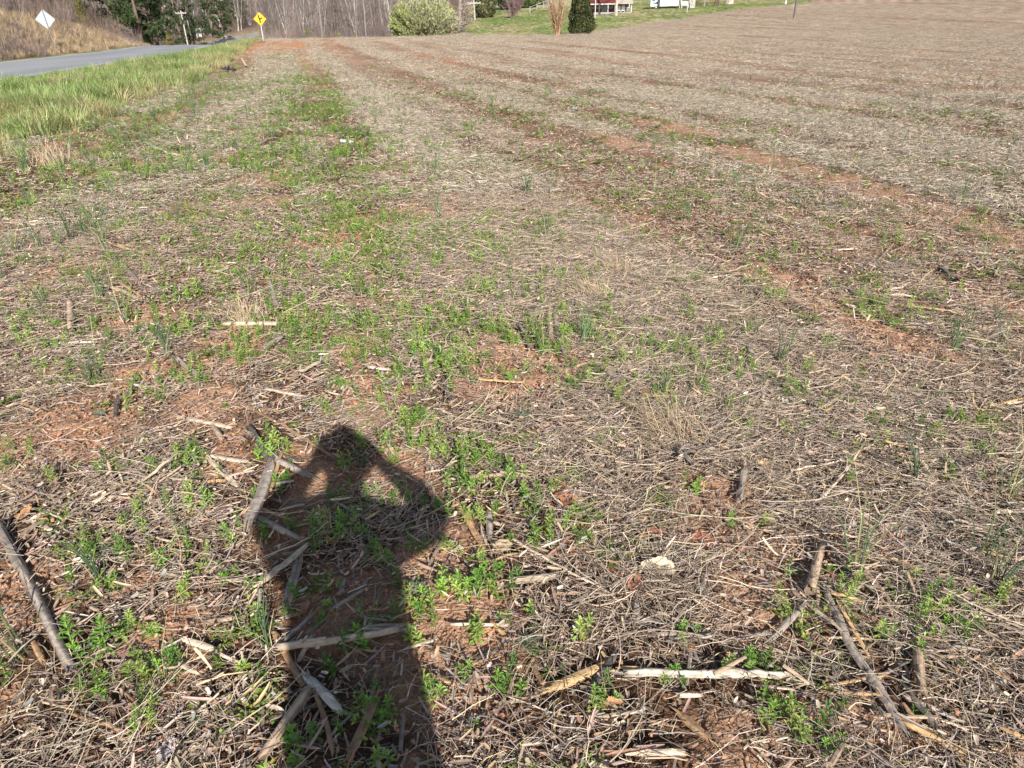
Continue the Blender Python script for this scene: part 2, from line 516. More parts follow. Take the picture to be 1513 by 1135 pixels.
gme.loops.add(quads.size); gme.loops.foreach_set('vertex_index', quads.astype(np.int32).ravel())
gme.polygons.add(len(quads)); gme.polygons.foreach_set('loop_start', (np.arange(len(quads)) * 4).astype(np.int32))
gme.polygons.foreach_set('use_smooth', np.ones(len(quads), bool))
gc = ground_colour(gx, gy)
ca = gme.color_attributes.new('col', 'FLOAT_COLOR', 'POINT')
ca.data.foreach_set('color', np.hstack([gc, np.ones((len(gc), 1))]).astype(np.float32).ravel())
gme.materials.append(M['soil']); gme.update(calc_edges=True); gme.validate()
go_ = bpy.data.objects.new('field_ground', gme); COL.objects.link(go_)
tag(go_, 'orange clay crop field with bare soil patches rising to a lawn and wooded slopes', 'ground', None, 'structure')

# road
def strip_mesh(name, q0, q1, y0, y1, dz, col, mat, label, cat, step=1.5, th=0.0):
    mb = MB(); ys = np.arange(y0, y1, step)
    cols = 6 if q1 - q0 > 1 else 1
    vs_ = []; cs = []
    for y in ys:
        for k in range(cols + 1):
            q = q0 + (q1 - q0) * k / cols
            x = float(road_x(y)) + q
            crown = 0.05 * (1 - (q / 3.3) ** 2)
            vs_.append((x, y, 0.1 + float(drop(max(y, 0))) + crown + dz))
            f = 0.62 + 0.76 * float(fbm(np.array([q * 1.5]), np.array([y * 0.11]), 3, 3)[0])
            cs.append(tuple(v * f for v in col))
    m = cols + 1
    fs = [(i * m + k, i * m + k + 1, (i + 1) * m + k + 1, (i + 1) * m + k) for i in range(len(ys) - 1) for k in range(cols)]
    mb.add(vs_, fs, cs)
    o = smooth(mb.build(name, mat))
    tag(o, label, cat, None, 'structure')
    return o
strip_mesh('road', -3.3, 3.3, -30, 290, 0.0, (.25, .25, .255), M['asphalt'], 'grey asphalt country road passing the field and dipping into the trees', 'road')
strip_mesh('road_edge_line', 2.85, 3.02, -30, 290, 0.004, (.40, .40, .385), M['paint'], 'white line along the field side of the road', 'road marking')
strip_mesh('road_edge_line', -3.02, -2.85, -30, 290, 0.004, (.62, .61, .58), M['paint'], 'white line along the bank side of the road', 'road marking')

# ================================================================== background
def rand_dir():
    v = np.array([random.gauss(0, 1) for _ in range(3)])
    return v / (np.linalg.norm(v) + 1e-9)

def leafcloud(mb, pts, size, colf, up=0.0, mi=0, aspect=0.55):
    for p in pts:
        d = rand_dir(); d[2] += up; d /= np.linalg.norm(d)
        sd = np.cross(d, rand_dir()); sd /= (np.linalg.norm(sd) + 1e-9)
        L = size * random.uniform(0.6, 1.4); W = L * aspect
        p = np.asarray(p, float)
        mb.add([p - d * L * .5, p + sd * W * .5, p + d * L * .5, p - sd * W * .5], [(0, 1, 2, 3)], jit(colf(p), 0.2), mi)

def bare_tree(seed, Ht, bark, twigc, low=0.25, nb=34, lean=0.05, forks=1):
    """trunk and crown builders of a leafless tree"""
    random.seed(seed)
    tr = MB(); br = MB()
    stems = []
    for k in range(forks):
        n = 9
        a = random.uniform(0, 6.28); off = (0.0 if k == 0 else 0.25)
        le = lean * (1 if k == 0 else 2.5)
        path = [[math.cos(a) * off, math.sin(a) * off, -0.3]]
        dx, dy = random.uniform(-le, le), random.uniform(-le, le)
        for i in range(1, n):
            dx += random.uniform(-.07, .07); dy += random.uniform(-.07, .07)
            q = path[-1]; st = Ht * 0.98 / (n - 1)
            path.append([q[0] + dx * st, q[1] + dy * st, q[2] + st])
        r0 = Ht * random.uniform(0.009, 0.013) / (1 if forks == 1 else 1.4)
        rads = r0 * (1 - np.linspace(0, 1, n) ** 1.3 * 0.9); rads[0] *= 1.35
        bc = jit(bark, 0.15)
        tr.tube(path, rads, 7, bc, cols=lambda i, kk: jit(bc, .12))
        stems.append((np.array(path), rads))
    for b in range(nb):
        path, rads = random.choice(stems)
        t = low + (0.97 - low) * (b + random.random()) / nb
        i = t * (len(path) - 1); i0 = min(int(i), len(path) - 2); f = i - i0
        p = path[i0] * (1 - f) + path[i0 + 1] * f
        r = rads[i0] * 0.35
        az_ = random.uniform(0, 6.28); el = random.uniform(0.25, 0.95)
        Lb = Ht * random.uniform(.14, .27) * (1.15 - 0.6 * t)
        d = np.array([math.cos(az_) * math.cos(el), math.sin(az_) * math.cos(el), math.sin(el)])
        pb = [p]
        for s_ in range(4):
            d = d + np.array([random.gauss(0, .12), random.gauss(0, .12), random.gauss(0.06, .1)]); d /= np.linalg.norm(d)
            pb.append(pb[-1] + d * Lb / 4)
        br.tube(pb, np.linspace(r, r * 0.25, 5), 4, jit(tuple(0.5 * (u + v) for u, v in zip(bark, twigc)), .2), cap=False)
        for s_ in range(9):
            tt = random.uniform(0.2, 1); j = min(int(tt * 4), 3); ff = tt * 4 - j
            q = pb[j] * (1 - ff) + pb[j + 1] * ff
            d2 = d * 0.5 + rand_dir(); d2[2] = abs(d2[2]) * 0.8 + 0.15; d2 /= np.linalg.norm(d2)
            L2 = Lb * random.uniform(.25, .55)
            m_ = q + d2 * L2 * .55; d3 = d2 + rand_dir() * 0.35; e_ = m_ + d3 / np.linalg.norm(d3) * L2 * .45
            br.tube([q, m_, e_], [r * .3 + .004, r * .2 + .003, .003], 3, jit(twigc, .25), cap=False)
            for s2 in range(4):
                ff = random.uniform(.2, 1); o_ = q + (e_ - q) * ff
                d4 = d2 + rand_dir() * 0.8; d4 /= np.linalg.norm(d4)
                br.tube([o_, o_ + d4 * L2 * random.uniform(.25, .5)], [.006, .003], 3, jit(twigc, .3), cap=False)
    random.seed(seed + 999)
    return tr, br

def thicket(seed, Ht, twigc, n=40, spread=1.2):
    random.seed(seed); mb = MB()
    for k in range(n):
        a = random.uniform(0, 6.28); r = spread * math.sqrt(random.random())
        p = np.array([r * math.cos(a), r * math.sin(a), -.1]); h = Ht * random.uniform(.4, 1)
        d = np.array([math.cos(a) * .25, math.sin(a) * .25, 1.0]) + rand_dir() * .2; d /= np.linalg.norm(d)
        q = p + d * h * .5; d2 = d + rand_dir() * .25; e = q + d2 / np.linalg.norm(d2) * h * .5
        mb.tube([p, q, e], [.018, .012, .004], 3, jit(twigc, .3), cap=False)
        for s_ in range(9):
            t = random.uniform(.25, 1); o_ = (p + (q - p) * t * 2) if t < .5 else (q + (e - q) * (t - .5) * 2)
            d3 = d + rand_dir() * .8; d3 /= np.linalg.norm(d3)
            mb.tube([o_, o_ + d3 * h * random.uniform(.1, .28)], [.007, .003], 3, jit(twigc, .3), cap=False)
    return mb

def pine(seed, Ht, Wd, base=0.2, cols=((.035, .06, .022), (.06, .085, .03))):
    random.seed(seed); tr = MB(); cr = MB()
    n = 8; path = [[random.uniform(-.1, .1), random.uniform(-.1, .1), -.3 + (Ht + .2) * i / (n - 1)] for i in range(n)]
    tr.tube(path, np.linspace(Ht * .016, .03, n), 7, (.15, .11, .085), cols=lambda i, k: jit((.15, .11, .085), .2))
    z = base * Ht
    while z < Ht:
        t = (z / Ht - base) / (1 - base)
        for b in range(random.randint(4, 6)):
            a = random.uniform(0, 6.28); L = Wd * (1 - t) ** .75 * random.uniform(.55, 1.1) + .25
            if random.random() < .12: continue
            p = np.array([0, 0, z]); d = np.array([math.cos(a), math.sin(a), random.uniform(-.05, .45)]); d /= np.linalg.norm(d)
            e = p + d * L; e[2] += L * .08
            tr.tube([p, e], [.035, .012], 3, (.13, .1, .08), cap=False)
            for s_ in range(int(5 + L * 4)):
                f = random.uniform(.3, 1.05); q = p + (e - p) * f + rand_dir() * .28
                c0 = cols[0] if random.random() < .5 else cols[1]
                leafcloud(cr, [q + rand_dir() * random.uniform(0, .22) for _ in range(6)], .42, lambda _p: c0, up=.4, aspect=.22)
        z += Ht * .038 * random.uniform(.8, 1.3)
    return tr, cr

def cedar(seed, Ht, Wd, cols, n=2600, pw=.6, size=.22):
    n = int(n * 1.9); size *= 1.25
    random.seed(seed); tr = MB(); cr = MB()
    tr.tube([(0, 0, -.2), (0, 0, Ht * .5), (0, 0, Ht * .92)], [Ht * .014, Ht * .008, .01], 6, (.16, .11, .085))
    for i in range(n):
        z = Ht * random.random() ** 1.15
        t = z / Ht; prof = Wd * .5 * (1 - t) ** pw * (min(1, t * 5 + .45))
        a = random.uniform(0, 6.28)
        lump = .58 + .62 * float(fbm(np.array([a * 1.6 + 5]), np.array([z * 1.3]), seed, 2)[0])
        r = prof * lump * random.uniform(.45, 1) ** .35
        p = (r * math.cos(a), r * math.sin(a), z)
        c0 = cols[0] if float(vn(np.array([a * 2.3]), np.array([z * 1.7]), seed + 3)[0]) < .5 else cols[1]
        leafcloud(cr, [p], size, lambda _p: c0, up=1.0, aspect=.42)
    return tr, cr

def place_tree(name, tr, cr, loc, rz, label, cat='tree', group=None, cm_=None, scale=1.0, partname='crown'):
    o = empty(name, loc, rz); o.scale = (scale,) * 3
    tag(o, label, cat, group)
    tr.build('trunk', M['bark'], o)
    cr.build(partname, cm_ or M['twig'], o)
    return o

GREYB, PALEB, BRNB = (.235, .205, .185), (.38, .345, .31), (.15, .12, .10)
TW1, TW2 = (.165, .125, .118), (.21, .165, .145)
bare_src = []
specs = [(1, 17, GREYB, TW1, .22, 30, 1), (2, 15, PALEB, TW2, .3, 26, 1), (3, 18, BRNB, TW1, .2, 34, 1), (4, 13, GREYB, TW2, .12, 32, 2),
         (5, 14, PALEB, TW1, .28, 28, 2), (6, 11, BRNB, TW2, .1, 32, 1), (7, 16, GREYB, TW1, .15, 32, 3)]
for sd, h_, bk_, tw_, lo_, nb_, fk_ in specs:
    tr, br = bare_tree(sd, h_, bk_, tw_, lo_, nb_, .12, fk_)
    bare_src.append((tr, br))
thick_src = [thicket(50 + i, random.uniform(3, 5.5), (TW1, TW2, (.22, .16, .12))[i % 3]) for i in range(4)]

# individual bare trees: front of the woods
protos = []
LBL = ['bare grey-barked hardwood with a straight trunk among the leafless woods', 'bare pale-barked hardwood with a light trunk among the leafless woods',
       'bare brown-barked hardwood with dark twigs among the leafless woods', 'bare twin-stemmed grey hardwood among the leafless woods',
       'bare pale twin-trunked hardwood among the leafless woods', 'small bare brown understory tree with low branches in the woods',
       'bare grey hardwood with three stems rising from one base in the woods']
TK = ['bare grey straight hardwood', 'bare pale-barked hardwood', 'bare brown-barked hardwood', 'bare twin-stemmed grey hardwood', 'bare pale twin-trunked hardwood', 'small bare brown tree', 'bare three-stemmed grey hardwood']
TLM = [(61, 'silver sign'), (172, 'leaning bank pole'), (205, 'large bank pine'), (268, 'tallest crossarm pole'), (295, 'transformer pole'), (312, 'pine by the poles'), (362, 'slender pine'), (383, 'yellow sign'), (455, 'larger yellow green bush'),
       (522, 'thin greyish bush'), (630, 'round blossoming tree'), (702, 'pale utility pole'), (757, 'redbud'), (823, 'tan bush'), (858, 'broad cedar'), (898, 'farmhouse'), (972, 'camper'), (1022, 'thick pale trunk'), (1077, 'uppermost lawn trunk')]
_tt = {}
def tree_label(k, x, y, z):
    d = CRN.T @ (np.array([x, y, z + 3.0]) - EYE); u = PW / 2 + FPX * d[0] / -d[2]
    for q in sorted(TLM, key=lambda q: abs(q[0] - u))[:9]:
        off = u - q[0]
        wd = 'directly behind' if abs(off) < 5 else (('close ' if abs(off) < 16 else '') + ('left of' if off < 0 else 'right of'))
        lab = '%s %s the %s' % (TK[k], wd, q[1])
        if lab not in _tt:
            _tt[lab] = 1
            return lab
    return LBL[k]
def put_bare(k, x, y, rz, s):
    z = float(H(x, y))
    if len(protos) <= k or protos[k] is None: raise IndexError
    o = copy_tree(protos[k]) if protos[k].get('used') else protos[k]
    protos[k]['used'] = 1
    o.location = (x, y, z); o.rotation_euler = (0, 0, rz); o.scale = (s,) * 3
    o['label'] = tree_label(k, x, y, z)
    return o
for k, (tr, br) in enumerate(bare_src):
    protos.append(place_tree('bare_tree', tr, br, (0, 0, 0), 0, LBL[k], 'tree', 'bare trees of the woods'))

POLES = [(272, 150), (295, 190), (299.5, 205), (320, 240), (325.5, 225), (332.5, 280), (340, 300), (180, 60), (702, 120), (702, 230), (383, 70), (372, 230), (378, 230)]
def hides_pole(x, y):
    d = CRN.T @ (np.array([x, y, 1.0]) - EYE); u = PW / 2 + FPX * d[0] / -d[2]
    return any(-d[2] < pd + 3 and abs(u - pu) < 3.2 + 2200 / max(20, -d[2]) * .35 for pu, pd in POLES)
rt = random.Random(11)
spots = []
def ok_spot(x, y, dmin):
    if abs(float(road_q(np.array(x), np.array(y)))) < 7.5 or hides_pole(x, y): return False
    return all((x - a) ** 2 + (y - b) ** 2 > dmin * dmin for a, b in spots)
def try_add(x, y, dmin, k=None, s=None):
    if ok_spot(x, y, dmin):
        spots.append((x, y))
        o = put_bare(rt.randrange(7) if k is None else k, x, y, rt.uniform(0, 6.28), s or rt.uniform(.8, 1.15))
        return True
for i in range(420):           # beyond the crest of the field, both sides of the road dip
    u = rt.uniform(300, 688); dep = rt.uniform(118, 190)
    x, y, z = along(u, dep)
    if len(spots) < 80: try_add(x, y, 4.0)
for i in range(300):           # behind the bank on the left
    yy = rt.uniform(38, 120); q = -rt.uniform(11, 34)
    x = float(road_x(yy)) + q
    if len(spots) < 128 and x / yy > -1.05: try_add(x, yy, 3.2)
n0 = len(spots)
for i in range(80):            # behind the farmhouse and lawn
    u = rt.uniform(700, 1120); dep = rt.uniform(185, 240)
    x, y, z = along(u, dep)
    if len(spots) < n0 + 20: try_add(x, y, 4.5)

# the rest of the woods: one mass
def joined(tr, br):
    mb = MB(); mb.add(tr.v, tr.f, tr.c, 0); mb.add(br.v, br.f, br.c, 1)
    return mb.mesh('bare_woods_piece', [M['bark'], M['twig']])
wm = [joined(*s) for s in bare_src] + [t.mesh('thicket_piece', M['twig']) for t in thick_src]
P_, I_ = [], []
for i in range(1500):
    u = rt.uniform(250, 712); dep = 190 + 170 * rt.random()
    x, y, z = along(u, dep)
    if abs(float(road_q(np.array(x), np.array(y)))) < 8 or hides_pole(x, y): continue
    P_.append((x, y, float(H(x, y)))); I_.append(rt.randrange(7) if i % 3 else 7 + rt.randrange(4))
for i in range(260):           # brushy understory at the wood edge
    u = rt.uniform(300, 676); dep = rt.uniform(112, 190)
    x, y, z = along(u, dep)
    if abs(float(road_q(np.array(x), np.array(y)))) < 7.5 or hides_pole(x, y): continue
    P_.append((x, y, float(H(x, y)))); I_.append(7 + rt.randrange(4))
for i in range(900):
    yy = rt.uniform(34, 170); q = -(10.5 + 60 * rt.random() ** 1.4)
    x = float(road_x(yy)) + q
    if x / yy < -1.1 or hides_pole(x, yy): continue
    P_.append((x, yy, float(H(x, yy)))); I_.append(7 + rt.randrange(4) if q > -22 or i % 2 else rt.randrange(7))
for i in range(420):
    u = rt.uniform(690, 1230); dep = rt.uniform(215, 300)
    x, y, z = along(u, dep)
    P_.append((x, y, float(H(x, y)))); I_.append(rt.randrange(11))
P_ = np.array(P_)
scatter('leafless_woods', wm, P_, np.stack([np.zeros(len(P_)), np.zeros(len(P_)), rng.uniform(0, 6.28, len(P_))], 1),
        rng.uniform(.75, 1.2, len(P_)), I_, 'purplish brown mass of leafless woods and brush behind the field', 'woods')

# evergreens -------------------------------------------------------
pine_src = [pine(101, 15, 3.0, .1), pine(102, 17, 2.8, .18), pine(103, 14, 2.6, .06)]
for u, dep, k, s, lab in ((205, 78, 0, 1.0, 'large dark pine behind the bank, left of the crossarm poles'), (226, 84, 2, 1.05, 'dark pine close beside the large pine behind the bank'),
                          (196, 92, 2, .9, 'dark pine half hidden behind the large pine of the bank'), (262, 150, 1, 1.1, 'tall pine behind the tallest crossarm pole'),
                          (312, 175, 0, 1.15, 'dark green pine between the crossarm poles and the road bend'), (357, 235, 1, 1.25, 'slender pine above the road bend'),
                          (345, 240, 2, 1.1, 'pine standing far back over the road bend'),
                          (282, 165, 2, 1.2, 'dark pine directly behind the second crossarm pole'), (243, 120, 0, 1.0, 'pine at the end of the tan bank'), (172, 82, 1, .95, 'dark pine behind the leaning bank pole'), (328, 190, 0, 1.1, 'pine behind the distant crossarm poles'), (60, 74, 2, .8, 'pine among bare trees above the silver sign'),
          (110, 70, 1, .8, 'thin pine among the bare trees above the tan bank')):
    x, y, z = along(u, dep)
    o = place_tree('pine_tree', *pine_src[k], (x, y, z), u, lab, 'tree', 'pines along the road', M['needle'], s)
CED = ((.045, .06, .022), (.085, .085, .03))
CED2 = ((.10, .10, .035), (.15, .13, .045))
def evergreen(name, u, v, dep, hpx, wpx, cols, lab, seed, n=2200, pw=.6, size=None, cat='tree', xyz=None):
    if xyz: x, y, z = xyz
    elif dep: x, y, z = along(u, dep)
    else:
        x, y, z, dep = at(u, v)
    k = dep / FPX
    Ht, Wd = hpx * k, wpx * k
    tr, cr = cedar(seed, Ht, Wd, cols, n, pw, size or max(.1, 2.6 * k))
    o = place_tree(name, tr, cr, (x, y, z - .05), seed, lab, cat, None, M['needle'])
    return o
evergreen('cedar_tree', 858, 51, None, 70, 46, CED, 'broad dark cedar at the field edge beside the tan bush', 61, 3200, .42)
evergreen('cedar_tree', 718, 50, 124, 76, 40, ((.05, .055, .028), (.08, .075, .03)), 'dusky cedar just right of the utility pole by the woods', 62)
evergreen('cedar_tree', 752, 46, 150, 80, 42, ((.035, .055, .018), (.08, .10, .03)), 'dark green cedar behind the purple redbud', 63, 2600, .45)
evergreen('cedar_tree', 782, 44, 152, 84, 40, ((.05, .075, .02), (.10, .13, .03)), 'bright sided cedar right of the redbud', 64, 2600, .45)
evergreen('cedar_tree', 806, 40, 160, 66, 24, CED, 'narrow cedar between the redbud and the tan bush', 65, 1200)
evergreen('cedar_tree', 151, 46, None, 22, 15, CED2, 'small olive cedar on the tan bank right of the left sign', 66, 700)
evergreen('cedar_tree', 246, 61, 62, 20, 13, ((.10, .09, .03), (.14, .11, .04)), 'little brownish cedar at the far end of the tan bank', 67, 500)
evergreen('cedar_tree', 125, 36, 66, 60, 20, CED2, 'olive cedar in front of the bare trees above the tan bank', 68, 1200)

def leafy_bush(name, u, dep, hpx, wpx, cols, lab, seed, n=900, size=2.2, dome=.5, stems=9, cat='bush', v=None, mat=None):
    random.seed(seed)
    if v: x, y, z, dep = at(u, v)
    else: x, y, z = along(u, dep)
    k = dep / FPX; Ht, Wd = hpx * k, wpx * k
    tr = MB(); cr = MB()
    for s_ in range(stems):
        a = random.uniform(0, 6.28); r = Wd * .36 * random.random()
        tr.tube([(0.1 * math.cos(a), .1 * math.sin(a), -.1), (r * .6 * math.cos(a), r * .6 * math.sin(a), Ht * .4), (r * math.cos(a), r * math.sin(a), Ht * .85)],
                [.05 * k * 10, .03 * k * 10, .01], 4, jit((.2, .15, .11), .2), cap=False)
    for i in range(n):
        a = random.uniform(0, 6.28); z_ = random.random() ** .85
        prof = math.sqrt(max(0, 1 - abs(2 * z_ - 1.0 + (.35 if dome > .4 else 0)) ** 2.2 * .9)) if dome <= .5 else math.sqrt(max(0, 1 - z_ ** 2.2))
        lump = .75 + .45 * float(vn(np.array([a * 2 + 3]), np.array([z_ * 6]), seed)[0])
        r = Wd * .5 * prof * lump * random.uniform(.3, 1) ** .45
        c0 = cols[0] if random.random() < .5 else cols[1]
        leafcloud(cr, [(r * math.cos(a), r * math.sin(a), z_ * Ht)], size * k, lambda _p: c0, up=.6, aspect=.5)
    o = empty(name, (x, y, z - .05), seed); tag(o, lab, cat)
    tr.build('stems', M['bark'], o); cr.build('foliage', mat or M['needle'], o)
    return o
YG = ((.22, .25, .06), (.30, .31, .09))
leafy_bush('young_leafy_bush', 455, 122, 36, 22, YG, 'larger yellow green bush leafing out below the bare woods', 71)
leafy_bush('young_leafy_bush', 474, 125, 28, 18, YG, 'yellow green bush right beside the larger one below the woods', 72)
leafy_bush('young_leafy_bush', 499, 125, 30, 12, YG, 'narrow yellow green sapling left of the pale tree trunks', 73, 420)
leafy_bush('young_leafy_bush', 522, 124, 26, 14, ((.22, .24, .10), (.3, .3, .15)), 'thin greyish green bush nearest the blossoming round tree', 74, 420)
leafy_bush('grey_brush', 668, 98, 26, 44, ((.30, .25, .21), (.36, .30, .25)), 'grey leafless brush at the right foot of the round tree', 75, 1500, 1.6, mat=M['twig'])
leafy_bush('grey_brush', 690, 112, 34, 26, ((.24, .19, .16), (.30, .24, .20)), 'grey twiggy brush at the foot of the pale utility pole', 77, 1500, 1.6, mat=M['twig'])
leafy_bush('yellowing_bush', 386, 210, 22, 16, ((.34, .27, .09), (.26, .22, .07)), 'yellowish shrubs behind the yellow sign at the road bend', 76, 400)

# blossoming round tree
random.seed(80)
x, y, z, dep = (*along(628, 100), 100)
k = dep / FPX
Wp, Hp = 103 * k, 64 * k
tr = MB(); cr = MB()
tr.tube([(0, 0, -.3), (0, 0, .9)], [.22, .17], 8, (.17, .14, .12))
for i in range(380):
    a = random.uniform(0, 6.28); e = math.acos(random.uniform(-.62, 1))
    d = np.array([math.sin(e) * math.cos(a) * Wp * .52, math.sin(e) * math.sin(a) * Wp * .52, math.cos(e) * Hp * .62 + Hp * .36])
    d *= random.uniform(.90, 1.01)
    p0 = np.array([0, 0, .5]); ctrl = p0 + np.array([d[0] * .5, d[1] * .5, d[2] * .38]); end = p0 + d
    pts = [(1 - t) ** 2 * p0 + 2 * t * (1 - t) * ctrl + t * t * end for t in np.linspace(0, 1, 6)]
    tr.tube(pts, np.linspace(.05, .008, 6), 3, (.2, .16, .13), cap=False)
    green = ss(-d[0] + d[1] * .2, -.5, Wp * .42)
    tdir = end - np.array(pts[3]); tdir = tdir / np.linalg.norm(tdir); tdir[2] += .5
    for s_ in range(64):
        t = random.uniform(.5, 1.0) ** .8
        q = (1 - t) ** 2 * p0 + 2 * t * (1 - t) * ctrl + t * t * end + rand_dir() * .2
        ck = random.random() < .35 + .5 * float(green)
        c0 = (.29, .335, .10) if ck else (.46, .45, .27)
        d_ = tdir + rand_dir() * .55; d_ /= np.linalg.norm(d_); sd = np.cross(d_, rand_dir()); sd /= np.linalg.norm(sd)
        L = random.uniform(.18, .40)
        cr.add([q - d_ * L * .5, q + sd * L * .22, q + d_ * L * .5, q - sd * L * .22], [(0, 1, 2, 3)], jit(c0, .2))
o = empty('blossoming_tree', (x, y, z - .1)); tag(o, 'big round pale green blossoming tree at the far edge of the field', 'tree')
tr.build('trunk', M['bark'], o); cr.build('crown', M['needle'], o)

# redbud, tan bush
def twiggy(name, u, v, dep, hpx, wpx, tw, blossom, lab, seed, n=26, cat='tree', nb=14):
    random.seed(seed)
    if dep: x, y, z = along(u, dep)
    else: x, y, z, dep = at(u, v)
    k = dep / FPX; Ht, Wd = hpx * k, wpx * k
    tr = MB(); cr = MB()
    for i in range(n):
        a = random.uniform(0, 6.28); r = Wd * .5 * math.sqrt(random.random()); h = Ht * random.uniform(.6, 1) * (1 - .3 * (r / Wd * 2) ** 2)
        p = np.array([.15 * math.cos(a), .15 * math.sin(a), -.1]); m_ = np.array([r * .5 * math.cos(a), r * .5 * math.sin(a), h * .5]); e = np.array([r * math.cos(a), r * math.sin(a), h])
        tr.tube([p, m_, e], [.05, .03, .008], 4, jit(tw, .2), cap=False)
        for j in range(nb):
            t = random.uniform(.2, 1); o_ = p + (m_ - p) * t * 2 if t < .5 else m_ + (e - m_) * (t - .5) * 2
            d = rand_dir() * .8 + np.array([0, 0, .7]); d /= np.linalg.norm(d); e2 = o_ + d * Ht * random.uniform(.08, .2)
            cr.tube([o_, e2], [.014, .005], 3, jit(tw, .25), cap=False, mi=0)
            if blossom and t > .35:
                for s_ in range(4):
                    q = o_ + (e2 - o_) * random.random() + rand_dir() * .05
                    dd = rand_dir(); sd = np.cross(dd, rand_dir()); sd /= np.linalg.norm(sd)
                    L = .16
                    cr.add([q - dd * L * .5, q + sd * L * .4, q + dd * L * .5, q - sd * L * .4], [(0, 1, 2, 3)], jit(blossom, .25), 1)
    o = empty(name, (x, y, z)); tag(o, lab, cat)
    tr.build('trunk', M['bark'], o); cr.build('crown', [M['twig'], M['needle']], o)
    return o
twiggy('redbud_tree', 757, 50, 118, 34, 40, (.28, .22, .19), (.27, .115, .18), 'redbud in purple pink blossom in front of the dark cedars', 90, 30)
twiggy('tan_bush', 823, 52.5, None, 62, 30, (.30, .205, .125), None, 'tall leafless tan bush standing left of the broad cedar', 91, 46, 'bush', 20)
twiggy('bare_shrub', 815, 50, 130, 30, 30, (.36, .28, .24), None, 'greyish leafless shrub by the lawn fence', 92, 26, 'bush', 12)
twiggy('bare_shrub', 890, 24, 150, 20, 26, (.22, .15, .13), None, 'dark reddish leafless shrub beside the porch', 93, 26, 'bush', 14)

# ------------------------------------------------------------------ signs and poles
def upright(mb, r, h, col, sides=8, lean=(0, 0), z0=-.4):
    mb.tube([(0, 0, z0), (lean[0] * .5, lean[1] * .5, h * .5), (lean[0], lean[1], h)], [r, r * .93, r * .85], sides, col)

def diamond(mb, half, th, col, cz, y0, mi=0, rad=.04):
    pts = []
    for k in range(4):
        a = k * math.pi / 2
        for da in (-1, 0, 1):
            cx, cz2 = (half - rad * 1.414) * math.cos(a), (half - rad * 1.414) * math.sin(a)
            pts.append((cx + rad * math.cos(a + da * math.pi / 4), cz2 + rad * math.sin(a + da * math.pi / 4)))
    n = len(pts)
    vs_ = [(p, y0, cz + q) for p, q in pts] + [(p, y0 + th, cz + q) for p, q in pts]
    fs = [tuple(range(n)), tuple(range(2 * n - 1, n - 1, -1))] + [(i, n + i, n + (i + 1) % n, (i + 1) % n) for i in range(n)]
    mb.add(vs_, fs, col, mi)

# yellow side-road warning sign, 64 m away
x, y, z = along(386, 62.5); z = float(H(x, y))
d0 = ray(386, 65.5); bz = EYE[2] + d0[2] * 62.5
o = empty('warning_sign', (x, y, min(z, bz)), math.atan2(-x, y)); dz0 = bz - min(z, bz)
tag(o, 'yellow diamond warning sign with black side road symbol beside the road', 'road sign')
p = MB(); p.box((0, .02, (dz0 + 2.4) / 2 - .2), (.07, .04, dz0 + 2.8), (.40, .41, .42)); p.build('post', M['metal'], o)
cz = dz0 + 2.05
p = MB(); diamond(p, .56, .006, (.80, .42, .012), cz, -.012); pl = p.build('panel', M['paint'], o)
p = MB(); diamond(p, .50, .003, (.80, .42, .012), cz, -.0185); p.build('face', M['paint'], pl)
p = MB(); diamond(p, .52, .002, (.02, .02, .02), cz, -.0145); p.build('border', M['paint'], pl)
p = MB(); blk = (.015, .015, .015)
ry = np.array(Matrix.Rotation(R(0), 3, 'Y'))
ry = np.array(Matrix.Rotation(R(-12), 3, 'Y')); ry2 = np.array(Matrix.Rotation(R(-24), 3, 'Y'))
p.box((-.05, -.021, cz), (.12, .003, .66), blk, 0, ry)
p.box((.11, -.0218, cz + .045), (.26, .003, .11), blk, 0, ry2)
p.build('side_road_symbol', M['paint'], pl)

# the other sign seen from behind
x, y, z, dep = at(84.5, 78)
o = empty('sign_from_behind', (x, y, z), math.atan2(-x, y) + .15)
tag(o, 'silver back of a diamond road sign on a post before the tan bank', 'road sign')
p = MB(); upright(p, .032, 2.55, (.22, .2, .19), 6, (-.16, 0)); p.build('post', M['metal'], o)
p = MB(); diamond(p, .57, .006, (.36, .40, .44), 1.95, .05); q_ = p.build('panel', M['metal'], o); q_.location.x = -.12
p = MB(); p.box((0, .035, 2.2), (.05, .02, .05), (.3, .3, .3)); p.box((0, .035, 1.7), (.05, .02, .05), (.3, .3, .3)); p.build('bolt_bracket', M['metal'], o).location.x = -.12

